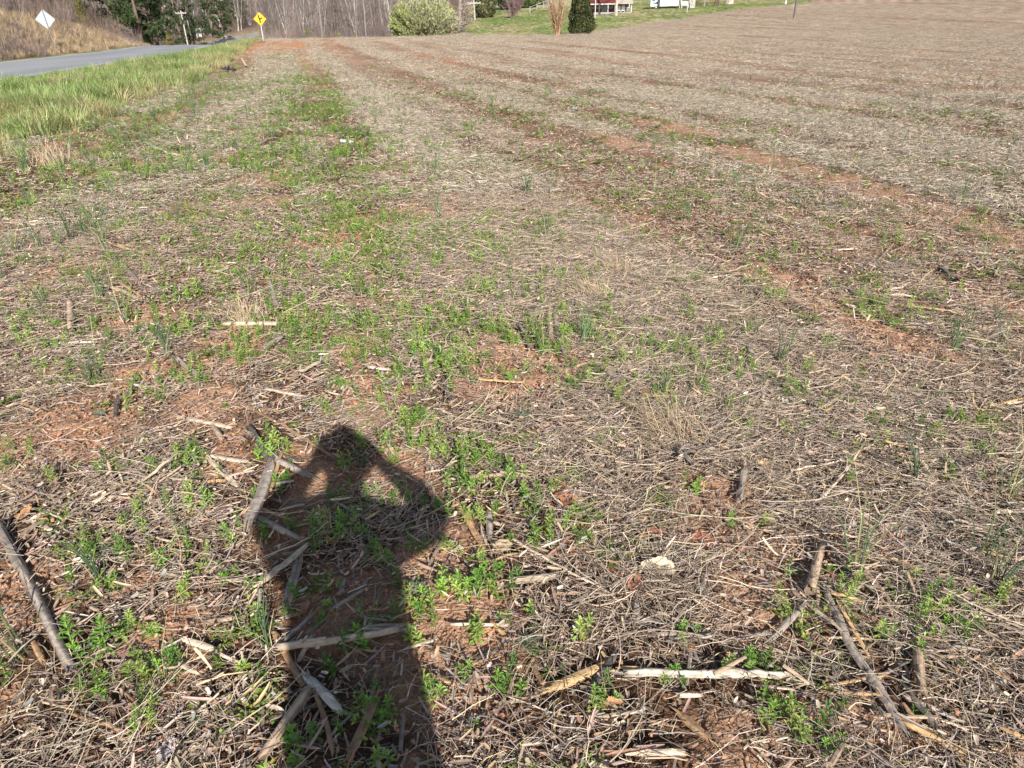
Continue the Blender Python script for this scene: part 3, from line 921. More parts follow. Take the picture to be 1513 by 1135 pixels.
POLE = (.42, .38, .34)
def utility_pole(u, dep, vtop, lab, arms=1, r=.16, tf=False, rz=0.0, lean=0.0, xyz=None, armv=None):
    x, y, z = xyz if xyz else along(u, dep)
    d = ray(u, vtop); top = EYE[2] + d[2] / d[1] * y
    h = max(3.0, top - z)
    o = empty('utility_pole', (x, y, z), rz); tag(o, lab, 'utility pole', 'utility poles along the road')
    p = MB(); upright(p, r, h, POLE if arms or tf or u < 400 else (.15, .14, .13), 9, (lean, 0)); p.build('pole', M['wood'], o)
    for a in range(arms):
        za = h - .45 - a * .9
        p = MB(); p.box((lean, -r - .05, za), (2.4, .1, .13), (.50, .46, .42)); ca_ = p.build('crossarm', M['wood'], o)
        for ix in (-1.1, -.45, .45, 1.1):
            p = MB(); p.tube([(lean + ix, -r - .05, za + .06), (lean + ix, -r - .05, za + .14), (lean + ix, -r - .05, za + .24)], [.03, .06, .04], 6, (.55, .55, .55))
            p.build('insulator', M['paint'], ca_)
        p = MB()
        for sgn in (-1, 1):
            p.tube([(lean + sgn * .75, -r - .05, za - .05), (lean, -r - .02, za - .75)], [.02, .02], 4, (.35, .34, .33))
        p.build('brace', M['metal'], o)
    if tf:
        p = MB(); zt = h - 1.9
        p.tube([(lean - .35, -.1, zt - .5), (lean - .35, -.1, zt - .45), (lean - .35, -.1, zt + .4), (lean - .35, -.1, zt + .45)], [.2, .25, .25, .18], 10, (.55, .57, .58))
        p.build('transformer', M['metal'], o)
    return o
utility_pole(272, 150, 16, 'tall utility pole with one crossarm in front of the dark pine', 1, .15)
utility_pole(295, 190, 40, 'utility pole carrying a crossarm and a grey transformer', 1, .16, True)
utility_pole(299.5, 205, 38, 'bare utility pole leaning close behind the transformer pole', 0, .14, False, 0, -.5)
utility_pole(320, 240, 49, 'distant utility pole with crossarm left of the white rock', 1, .16, True)
utility_pole(325.5, 225, 49, 'plain pale pole between the two distant crossarm poles', 0, .17)
utility_pole(332.5, 280, 55, 'smallest and lowest crossarm pole near the white rock', 1, .15)
utility_pole(340, 300, 38, 'farthest utility pole with crossarm in front of the woods', 1, .2)
px, py, pz, pd = at(180, 49)
utility_pole(180, 0, -95, 'thick leaning utility pole rising from the top of the tan bank', 1, .14, False, .1, -.5, (px, py, pz))
px, py, pz = along(702, 120)
utility_pole(702, 0, 10, 'pale utility pole with a short crossarm beside the round tree', 1, .15, False, 0, -.1, (px, py, pz))
px, py, pz, pd = at(1173, 28)
utility_pole(1173, 0, -120, 'lone dark utility pole standing in the upper field', 0, .15, False, 0, .1, (px, py, pz))

# ------------------------------------------------------------------ farmhouse, camper, lawn things
hx, hy, hz, hd = at(898, 20.5)
k = hd / FPX
o = empty('farmhouse', (hx, hy, hz), R(-6)); tag(o, 'farmhouse with a red metal roof and shaded porch beyond the lawn', 'house')
W_, D_, E_ = 64 * k, 7.0, 14.0 * k
BRK = (.16, .075, .06)
p = MB(); p.box((-W_ * .16, D_ / 2 + 1.8, E_ / 2 - .3), (W_ * .62, D_, E_ + .6), BRK); p.build('wall', M['paint'], o)
def gable(mb, x0, x1, y0, y1, ze, zr, col, th=.09):
    ym = (y0 + y1) / 2
    vs_ = [(x0, y0, ze), (x1, y0, ze), (x1, ym, zr), (x0, ym, zr), (x0, y1, ze), (x1, y1, ze)]
    vs_ += [(a, b, c - th) for a, b, c in vs_]
    mb.add(vs_, [(0, 1, 2, 3), (3, 2, 5, 4), (6, 9, 8, 7), (9, 10, 11, 8), (0, 6, 7, 1), (4, 5, 11, 10), (0, 3, 9, 6), (3, 4, 10, 9), (1, 7, 8, 2), (2, 8, 11, 5)], col)
p = MB(); gable(p, -W_ * .5, W_ * .16, -.4, D_ + 2.2, E_ - .1, E_ + 3.0, (.17, .045, .035)); rf = p.build('roof', M['roof'], o)
p = MB()
for i in range(26):
    xx = -W_ * .5 + W_ * .66 * (i + .5) / 26
    ym = (D_ + 1.8) / 2
    p.tube([(xx, -.4, E_ - .06), (xx, ym, E_ + 3.02)], [.025, .025], 4, (.16, .042, .032), cap=False)
p.build('roof_seam', M['roof'], rf)
p = MB(); p.box((-W_ * .17, -.43, E_ - .17), (W_ * .67, .05, .16), (.50, .48, .46)); p.build('fascia', M['paint'], o)
p = MB(); gable(p, W_ * .165, W_ * .56, -.6, 6, E_ - .1, E_ + 1.6, (.36, .31, .25)); p.build('porch_roof', M['roof'], o)
p = MB(); p.box((W_ * .36, 4.4, E_ / 2 - .3), (W_ * .30, 3.0, E_ + .5), (.20, .17, .15)); p.build('porch_wall', M['paint'], o)
p = MB(); p.box((W_ * .10, .9, .05), (W_ * .85, 2.4, .35), (.30, .29, .30)); p.build('porch_floor', M['paint'], o)
for xx in (-W_ * .42, -W_ * .2, 0.0, W_ * .2, W_ * .53):
    p = MB(); p.box((xx, -.22, E_ / 2), (.14, .14, E_ - .2), (.45, .45, .45)); p.build('porch_post', M['paint'], o)
for xx in (-W_ * .38, -W_ * .22, W_ * .04, W_ * .30, W_ * .44):
    yy = 2.9 if xx > W_ * .2 else 1.79
    p = MB(); p.box((xx, yy - .03, 1.45), (.95, .05, 1.2), (.70, .70, .70)); wf = p.build('window', M['paint'], o)
    p = MB(); p.box((xx, yy - .06, 1.45), (.8, .02, 1.05), (.03, .03, .04)); p.build('pane', M['glass'], wf)
p = MB(); p.box((-W_ * .08, 1.76, 1.05), (.95, .06, 2.0), (.36, .33, .30)); p.build('door', M['paint'], o)
for i in range(2):
    p = MB(); cx = W_ * (.25 + .1 * i)
    p.box((cx, .5, .45), (.55, .5, .06), (.7, .7, .7)); p.box((cx, .76, .8), (.55, .05, .7), (.7, .7, .7))
    for sx in (-.24, .24):
        p.box((cx + sx, .28, .34), (.05, .05, .25), (.7, .7, .7)); p.box((cx + sx, .5, .66), (.06, .5, .04), (.7, .7, .7))
    q = p.build('porch_chair', M['paint']); q.matrix_world = Matrix.Translation((hx, hy, hz)) @ Matrix.Rotation(R(-6), 4, 'Z')
    tag(q, ('white chair on the farmhouse porch, nearer the middle post' if i == 0 else 'white chair on the farmhouse porch, nearer the end post'), 'chair', 'porch chairs')

# camper trailer
x, y, z, dep = at(972, 13); k = dep / FPX
o = empty('camper_trailer', (x, y, z), R(-8)); tag(o, 'white camper trailer with dark swirl graphics parked beyond the lawn', 'camper')
L_, Hc = 5.6, 2.5; o.scale = (.62, .8, .72)
def rbox(mb, x0, x1, y0, y1, z0, z1, r, col):
    pts = []
    for cx, cz2, a0 in ((x1 - r, z1 - r, 0), (x0 + r, z1 - r, 90), (x0 + r * .6, z0 + r * .6, 180), (x1 - r * .6, z0 + r * .6, 270)):
        rr = r if a0 < 180 else r * .6
        for da in (0, 30, 60, 90):
            pts.append((cx + rr * math.cos(R(a0 + da)), cz2 + rr * math.sin(R(a0 + da))))
    n = len(pts)
    vs_ = [(a, y0, b) for a, b in pts] + [(a, y1, b) for a, b in pts]
    mb.add(vs_, [tuple(range(n)), tuple(range(2 * n - 1, n - 1, -1))] + [(i, n + i, n + (i + 1) % n, (i + 1) % n) for i in range(n)], col)
p = MB(); rbox(p, -2.1, 2.1, 0, 2.3, .45, 2.9, .3, (.50, .56, .64)); p.build('body', M['paint'], o)
p = MB()
for j, (a0, a1, cx, cz2, rr) in enumerate(((200, 330, -.6, 1.7, .9), (20, 150, -.1, .75, .9), (190, 280, .9, 1.9, 1.1))):
    th = np.radians(np.linspace(a0, a1, 12)); path = [(cx + rr * math.cos(t), -.004 - .002 * j, cz2 + .7 * rr * math.sin(t)) for t in th]
    path = [q for q in path if -2 < q[0] < 2 and .6 < q[2] < 2.75]
    sd = [np.array([math.cos(t), 0, math.sin(t)]) for t in th][:len(path)]
    p.ribbon(path, .22 * np.sin(np.linspace(.3, math.pi - .2, len(path))) + .04, np.array(sd), (.05, .06, .09))
p.build('swirl_graphic', M['paint'], o)
for sx, sz, ww, hh in ((-1.3, 1.95, .7, .5), (1.2, 1.95, .8, .5)):
    p = MB(); p.box((sx, -.01, sz), (ww + .1, .03, hh + .1), (.2, .2, .22)); wf = p.build('window', M['paint'], o)
    p = MB(); p.box((sx, -.03, sz), (ww, .015, hh), (.03, .03, .04)); p.build('pane', M['glass'], wf)
p = MB(); p.box((.25, -.012, 1.5), (.62, .03, 1.8), (.55, .58, .62)); p.build('door', M['paint'], o)
for sx in (-.1, .8):
    p = MB(); p.tube([(sx - .4, -.02, .33), (sx - .4, .2, .33)], [.33, .33], 14, (.03, .03, .03)); wh = p.build('wheel', M['rubber'], o)
    p = MB(); p.tube([(sx - .4, -.03, .33), (sx - .4, .1, .33)], [.18, .18], 12, (.6, .6, .6)); p.build('rim', M['metal'], wh)
def cargo(u, v, wm_, hm, lab):
    x, y, z, dep = at(u, v)
    o = empty('cargo_trailer', (x, y, z), R(-14)); tag(o, lab, 'trailer', 'white trailers by the camper')
    p = MB(); rbox(p, -wm_ / 2, wm_ / 2, 0, 2.6, .35, hm, .08, (.52, .53, .54)); p.build('body', M['paint'], o)
    p = MB(); p.box((0, -.015, hm / 2 + .15), (wm_ - .2, .02, hm - .6), (.50, .51, .52)); d_ = p.build('door', M['paint'], o)
    p = MB(); p.box((wm_ * .3, -.05, hm / 2), (.05, .04, .5), (.3, .3, .3)); p.build('handle', M['metal'], d_)
    for sx in (-1, 1):
        p = MB(); p.tube([(sx * (wm_ / 2 + .05), 1.1, .3), (sx * (wm_ / 2 - .12), 1.1, .3)], [.3, .3], 14, (.03, .03, .03)); p.build('wheel', M['rubber'], o)
cargo(981, 13, 1.5, 2.4, 'white cargo trailer end right against the camper')
cargo(994.5, 12.5, 1.7, 2.2, 'separate white cargo trailer between the camper and the swing frame')
x, y, z, dep = at(1012, 13)
o = empty('swing_frame', (x, y, z), R(10)); tag(o, 'white metal swing frame between the trailers and the pale trunk', 'swing')
for sx in (-.8, .8):
    p = MB(); p.tube([(sx, -.6, 0), (sx, 0, 1.9), (sx, .6, 0)], [.04, .04, .04], 6, (.75, .75, .75)); p.build('leg', M['metal'], o)
p = MB(); p.tube([(-.9, 0, 1.9), (.9, 0, 1.9)], [.04, .04], 6, (.75, .75, .75)); p.build('top_bar', M['metal'], o)
p = MB(); p.box((0, 0, .5), (1.1, .45, .05), (.65, .65, .65)); p.box((0, .22, .8), (1.1, .04, .5), (.65, .65, .65)); p.build('bench', M['metal'], o)
p = MB()
for sx in (-.5, .5): p.tube([(sx, 0, .5), (sx, 0, 1.88)], [.012, .012], 4, (.4, .4, .4))
p.build('chain', M['metal'], o)

def trunk_tree(u, v, wpx, lab, col, seed, dz=0):
    x, y, z, dep = at(u, v); k = dep / FPX
    tr, br = bare_tree(seed, 13, col, TW1, .3, 26, .03, 1)
    s = wpx * k / (2 * 13 * .0115)
    o = empty('yard_tree', (x, y, z)); o.scale = (s, s, 1)
    tag(o, lab, 'tree', None)
    tr.build('trunk', M['bark'], o); br.build('crown', M['twig'], o)
trunk_tree(910, 23.5, 4.5, 'pale yard tree trunk standing in front of the porch', (.40, .34, .29), 131)
trunk_tree(1022, 12, 6, 'thick pale tree trunk right of the swing frame', (.46, .40, .35), 132)
trunk_tree(1040, 9.5, 3, 'brown tree trunk on the lawn edge beyond the thick pale one', (.20, .15, .12), 133)
trunk_tree(1057, 8.5, 4, 'dark left trunk of the pair at the top of the lawn', (.14, .10, .08), 134)
trunk_tree(1062, 8.5, 3, 'dark right trunk of the pair at the top of the lawn', (.16, .12, .10), 135)
trunk_tree(1077, 6, 9, 'pale broad trunk uppermost on the lawn, near the field', (.42, .36, .31), 136)
for u, v, hpx, lab in ((833, 38, 46, 'thin grey pole beside the broad cedar'),):
    x, y, z, dep = at(879, 28)
    o = empty('thin_pole', (x, y, z)); tag(o, 'thin pale pole in front of the red roof beside the broad cedar', 'pole')
    p = MB(); upright(p, .06, 5.5, (.6, .58, .55)); p.build('pole', M['metal'], o)
    p = MB(); p.box((0, 0, 5.6), (.16, .16, .16), (.5, .5, .5)); p.build('cap', M['metal'], o)
x, y, z, dep = at(1161, 6)
o = empty('marker_post', (x, y, z)); tag(o, 'short white marker post at the top of the lawn', 'marker post')
p = MB(); p.box((0, 0, .4), (.14, .06, 1.0), (.78, .78, .78)); p.build('post', M['paint'], o)
p = MB(); p.box((0, -.035, .75), (.12, .01, .1), (.2, .45, .3)); p.build('plate', M['paint'], o)
x, y, z, dep = at(1015, 19)
o = empty('marker_post', (x, y, z)); tag(o, 'thin white stake on the lawn below the swing frame', 'marker post')
p = MB(); upright(p, .035, 1.3, (.7, .7, .68)); p.build('post', M['paint'], o)
p = MB(); p.tube([(0, 0, 1.29), (0, 0, 1.36)], [.045, .02], 6, (.6, .6, .6)); p.build('cap', M['paint'], o)
# lawn rail fence near the redbud
fx = [along(u, 128 + 10 * i) for i, u in enumerate((783, 793, 803, 814))]
o = empty('rail_fence', fx[0]); tag(o, 'low grey post and rail fence on the lawn by the redbud', 'fence')
for a in fx:
    p = MB(); upright(p, .08, 1.2, (.40, .37, .33), 6); p.build('post', M['wood'], o, (a[0] - fx[0][0], a[1] - fx[0][1], a[2] - fx[0][2]))
for a, b in zip(fx[:-1], fx[1:]):
    for hgt in (.55, 1.05):
        p = MB(); p.tube([(a[0] - fx[0][0], a[1] - fx[0][1] - .09, a[2] - fx[0][2] + hgt), (b[0] - fx[0][0], b[1] - fx[0][1] - .09, b[2] - fx[0][2] + hgt)], [.045, .045], 5, (.42, .39, .35))
        p.build('rail', M['wood'], o)

# ------------------------------------------------------------------ labels by landmark
LM = [(16, 830, 'long bent grey stalk'), (418, 797, 'grey round stalk in the shadow'), (420, 850, 'split pale stalk'), (500, 957, 'long pale stalk in the shadow'), (480, 1037, 'whitish split stalk'),
      (425, 1088, 'thick tan stalk'), (300, 967, 'flat pale chip'), (35, 1096, 'pale corner stalk'), (106, 477, 'upright looking left stalk'), (114, 514, 'whitish left strip'), (372, 485, 'level pale stalk'),
      (331, 707, 'pale slanted stalk'), (388, 745, 'thick grey split stalk'), (696, 785, 'brown split stalk'), (538, 1095, 'wide brown stalk'), (720, 713, 'short tan stalk'), (786, 868, 'short pale stalk'),
      (855, 1010, 'orange brown slab'), (1040, 1012, 'longest pale stalk'), (850, 862, 'long pale bent twig'), (948, 930, 'grey twig'), (1202, 854, 'thick round stub'), (1232, 829, 'dark stalk'),
      (1272, 1000, 'longest grey split stalk'), (1352, 1006, 'upright thick stalk'), (1370, 1099, 'orange tan round stalk'), (1020, 1092, 'dark brown stalk'), (1195, 600, 'curved tan stalk'), (1095, 724, 'grey stub'),
      (1240, 710, 'pale forked straw'), (818, 500, 'two parallel stalks'), (560, 554, 'whitish chip'), (240, 226, 'bright white stick'), (195, 371, 'orange tan strip'), (805, 330, 'dark upper fragment'), (1398, 409, 'dark right stub'),
      (827, 733, 'reddish oak leaf'), (957, 796, 'pair of oak leaves'), (972, 846, 'cream oval leaf'), (741, 823, 'tan leaf by the shadow'), (1312, 805, 'red leaf above the cobs'), (1488, 888, 'tan lobed leaf'), (180, 724, 'tan round leaf'),
      (1281, 931, 'cob by the grey stalk'), (1341, 843, 'uppermost corn cob'), (1136, 1095, 'bottom corn cob'), (449, 903, 'cob in the shadow'), (250, 1113, 'pinkish plastic scrap'), (513, 213, 'crushed plastic bottle'),
      (848, 163, 'clear jar'), (1065, 215, 'green plastic scrap'), (338, 106, 'black plastic litter'), (147, 545, 'tall left wild onion'), (800, 520, 'upright wild onion'), (1000, 655, 'pale leaning dead grass'), (920, 410, 'yellowish dead grass'),
      (75, 245, 'blond dead grass'), (772, 630, 'dark grey green rosette'), (574, 577, 'bluish grey rosette'), (76, 703, 'purple deadnettle'), (12, 312, 'dark bushy weed'), (515, 645, 'shadow of the head'), (1320, 470, 'green patch on red soil'), (880, 157, 'upper green patch')]
def pix(x, y, z):
    d = CRN.T @ (np.array([x, y, z]) - EYE)
    return PW / 2 + FPX * d[0] / -d[2], PH / 2 - FPX * d[1] / -d[2]
_taken = {}
def where(u, v, lead):
    """a label that places a thing by the landmark nearest to it"""
    best = sorted(LM, key=lambda q: math.hypot(q[0] - u, 1.5 * (q[1] - v)))[:10]
    for q in best:
        du, dv = u - q[0], v - q[1]
        if max(abs(du), abs(dv)) > 420: continue
        a = math.degrees(math.atan2(-dv, du)) % 360
        di = ('right of', 'above and right of', 'above', 'above and left of', 'left of', 'below and left of', 'below', 'below and right of')[int((a + 22.5) // 45) % 8]
        di = ('just ' if math.hypot(du, dv) < 60 else '') + di
        lab = '%s %s the %s' % (lead, di, q[2])
        if lab not in _taken and len(lab.split()) <= 16:
            _taken[lab] = 1
            return lab
    return None

# ================================================================== field cover
STR = [(.54, .435, .33), (.63, .53, .415), (.42, .33, .245), (.33, .275, .225), (.49, .35, .23), (.22, .165, .125), (.15, .115, .09), (.65, .555, .44), (.30, .235, .18), (.50, .39, .28)]
DIM = 1.0; PAL = None  # DIM darkens farther straw, painting in shade between straws too fine to show
def straw_piece(mb, L, r, zmax, sides=3, seg=5, curl=1.0, origin=None, az_=None, tilt=0.0):
    a = random.uniform(0, 6.28) if az_ is None else az_
    k = random.gauss(0, 1.1) * curl
    p = np.array([random.uniform(-.06, .06), random.uniform(-.06, .06), random.uniform(0.002, zmax)]) if origin is None else np.array(origin, float)
    path = [p]
    t0 = tilt if tilt else random.uniform(-.12, .3)
    for i in range(seg):
        a += k * L / seg * 6 + random.gauss(0, .18) * curl
        st = L / seg
        zz = math.sin(t0) * st * (1 - i / seg * 1.2)
        path.append(path[-1] + np.array([math.cos(a) * st * math.cos(t0), math.sin(a) * st * math.cos(t0), zz]))
    path = np.array(path)
    if not tilt: path[:, 2] = np.maximum(path[:, 2], .001)
    c = jit(tuple(q_ * DIM for q_ in random.choice(PAL or STR)), .22)
    mb.tube(path, np.linspace(r, r * .6, seg + 1), sides, c, cap=False)

def straw_bunch(seed, n=9, thick=1.0, Lr=(.025, .115), zmax=.026, spread=.06, up=.12):
    random.seed(seed); mb = MB()
    for i in range(n):
        L = random.uniform(*Lr)
        o_ = (random.gauss(0, spread), random.gauss(0, spread), random.uniform(.001, zmax))
        straw_piece(mb, L, random.choice((.0007, .0009, .0011, .0015)) * thick, zmax, origin=o_)
    for i in range(int(n * up)):      # short standing stubs
        o_ = (random.gauss(0, spread), random.gauss(0, spread), 0)
        straw_piece(mb, random.uniform(.03, .075), .0013 * thick, zmax, seg=3, curl=.4, origin=o_, tilt=random.uniform(.5, 1.3))
    return mb.mesh('straw_piece', M['straw'])

def flake(mb, L, W, cpal, z=0.004):
    a = random.uniform(0, 6.28); n = 4
    curl = random.uniform(-1, 1) * .5; c = jit(random.choice(cpal), .22)
    o_ = np.array([random.gauss(0, .07), random.gauss(0, .07), random.uniform(.002, .018)])
    d = np.array([math.cos(a), math.sin(a), 0]); s_ = np.array([-d[1], d[0], random.uniform(-.5, .5)]); s_ /= np.linalg.norm(s_)
    path = [o_ + d * L * (i / n - .5) + np.array([0, 0, abs(curl) * L * .25 * (2 * i / n - 1) ** 2]) for i in range(n + 1)]
    wds = [W * random.uniform(a_, b_) for a_, b_ in ((.3, .95), (.75, 1.1), (.8, 1.1), (.6, 1.1), (.15, .8))]
    vs_ = []
    for i in range(n + 1):
        vs_ += [path[i] - s_ * wds[i] / 2 + np.array([0, 0, W * .22]), path[i], path[i] + s_ * wds[i] / 2 + np.array([0, 0, W * .22])]
    fs = []
    for i in range(n):
        fs += [(3 * i, 3 * i + 1, 3 * i + 4, 3 * i + 3), (3 * i + 1, 3 * i + 2, 3 * i + 5, 3 * i + 4)]
    mb.add(vs_, fs, c)
HUSK = [(.48, .37, .27), (.52, .42, .32), (.38, .28, .20), (.31, .27, .24), (.52, .44, .355), (.42, .27, .16), (.24, .20, .17), (.19, .15, .125), (.29, .22, .165)]
def husk_bunch(seed, n=7):
    random.seed(seed); mb = MB()
    for i in range(n):
        if random.random() < .75: flake(mb, random.uniform(.010, .030), random.uniform(.004, .010), HUSK)
        else: flake(mb, random.uniform(.03, .075), random.uniform(.004, .008), HUSK)
    return mb.mesh('husk_piece', M['husk'])

def sheet_bunch(seed):
    """torn pieces of dry corn leaf, long, folded and twisted"""
    random.seed(seed); mb = MB()
    for q in range(2):
        a = random.uniform(0, 6.28); L = random.uniform(.07, .17); W = random.uniform(.008, .019); n = 9
        c = jit(random.choice(HUSK), .2); o_ = np.array([random.gauss(0, .05), random.gauss(0, .05), random.uniform(.006, .02)])
        tw = random.uniform(-2.2, 2.2); ph_ = random.uniform(0, 3); vs_, cs = [], []
        p = o_
        for i in range(n + 1):
            t = i / n; a += random.gauss(0, .16); th = tw * t + ph_
            d = np.array([math.cos(a), math.sin(a), random.gauss(0, .15)]); p = p + d * L / n; p[2] = max(p[2], .004)
            sd = np.array([-math.sin(a) * math.cos(th), math.cos(a) * math.cos(th), math.sin(th) * .7])
            wv = W * (.35 + .65 * math.sin(math.pi * (.12 + .8 * t))) * random.uniform(.8, 1.1)
            vs_ += [p - sd * wv / 2, p + np.array([0, 0, -wv * .18]), p + sd * wv / 2]
            cs += [jit(c, .15), tuple(k_ * .8 for k_ in c), jit(c, .15)]
        mb.add(vs_, [(3 * i + k, 3 * i + k + 1, 3 * i + 4 + k, 3 * i + 3 + k) for i in range(n) for k in range(2)], cs)
    return mb.mesh('husk_piece', M['husk'])

def clod_mesh(seed):
    random.seed(seed); mb = MB()
    for j in range(9):
        r = random.uniform(.002, .0065); o_ = np.array([random.gauss(0, .06), random.gauss(0, .06), r * .3])
        ph = []
        for a in range(5):
            for b, zz in ((1, -.4), (.8, .5)):
                ph.append(o_ + r * random.uniform(.75, 1.2) * np.array([math.cos(a * 1.257) * b, math.sin(a * 1.257) * b, zz]))
        top = len(ph); ph.append(o_ + np.array([0, 0, r * .9]))
        fs = []
        for a in range(5):
            b = (a + 1) % 5
            fs += [(2 * a, 2 * b, 2 * b + 1, 2 * a + 1), (2 * a + 1, 2 * b + 1, top)]
        mb.add(ph, fs, jit((.345, .19, .115), .25))
    return mb.mesh('clod_piece', M['clod'])

random.seed(3)
straw_m = [straw_bunch(200 + i) for i in range(10)] + [straw_bunch(230 + i, 4, 1.15, (.15, .34), .035, .06) for i in range(5)]
husk_m = [husk_bunch(300 + i) for i in range(8)]
sheet_m = [sheet_bunch(310 + i) for i in range(7)]
DIM = .97; PAL = [(.52, .43, .32), (.62, .53, .41), (.39, .32, .24), (.30, .26, .21), (.45, .34, .225), (.56, .50, .41), (.24, .19, .14), (.20, .16, .125)]
mid_m = [straw_bunch(330 + i, 20, 1.7, (.03, .13), .04, .12, .45) for i in range(6)]
DIM = .90
far_m = [straw_bunch(340 + i, 46, 3.0, (.04, .15), .06, .30, .6) for i in range(6)]
DIM = 1.0; PAL = None
clod_m = [clod_mesh(360 + i) for i in range(5)]

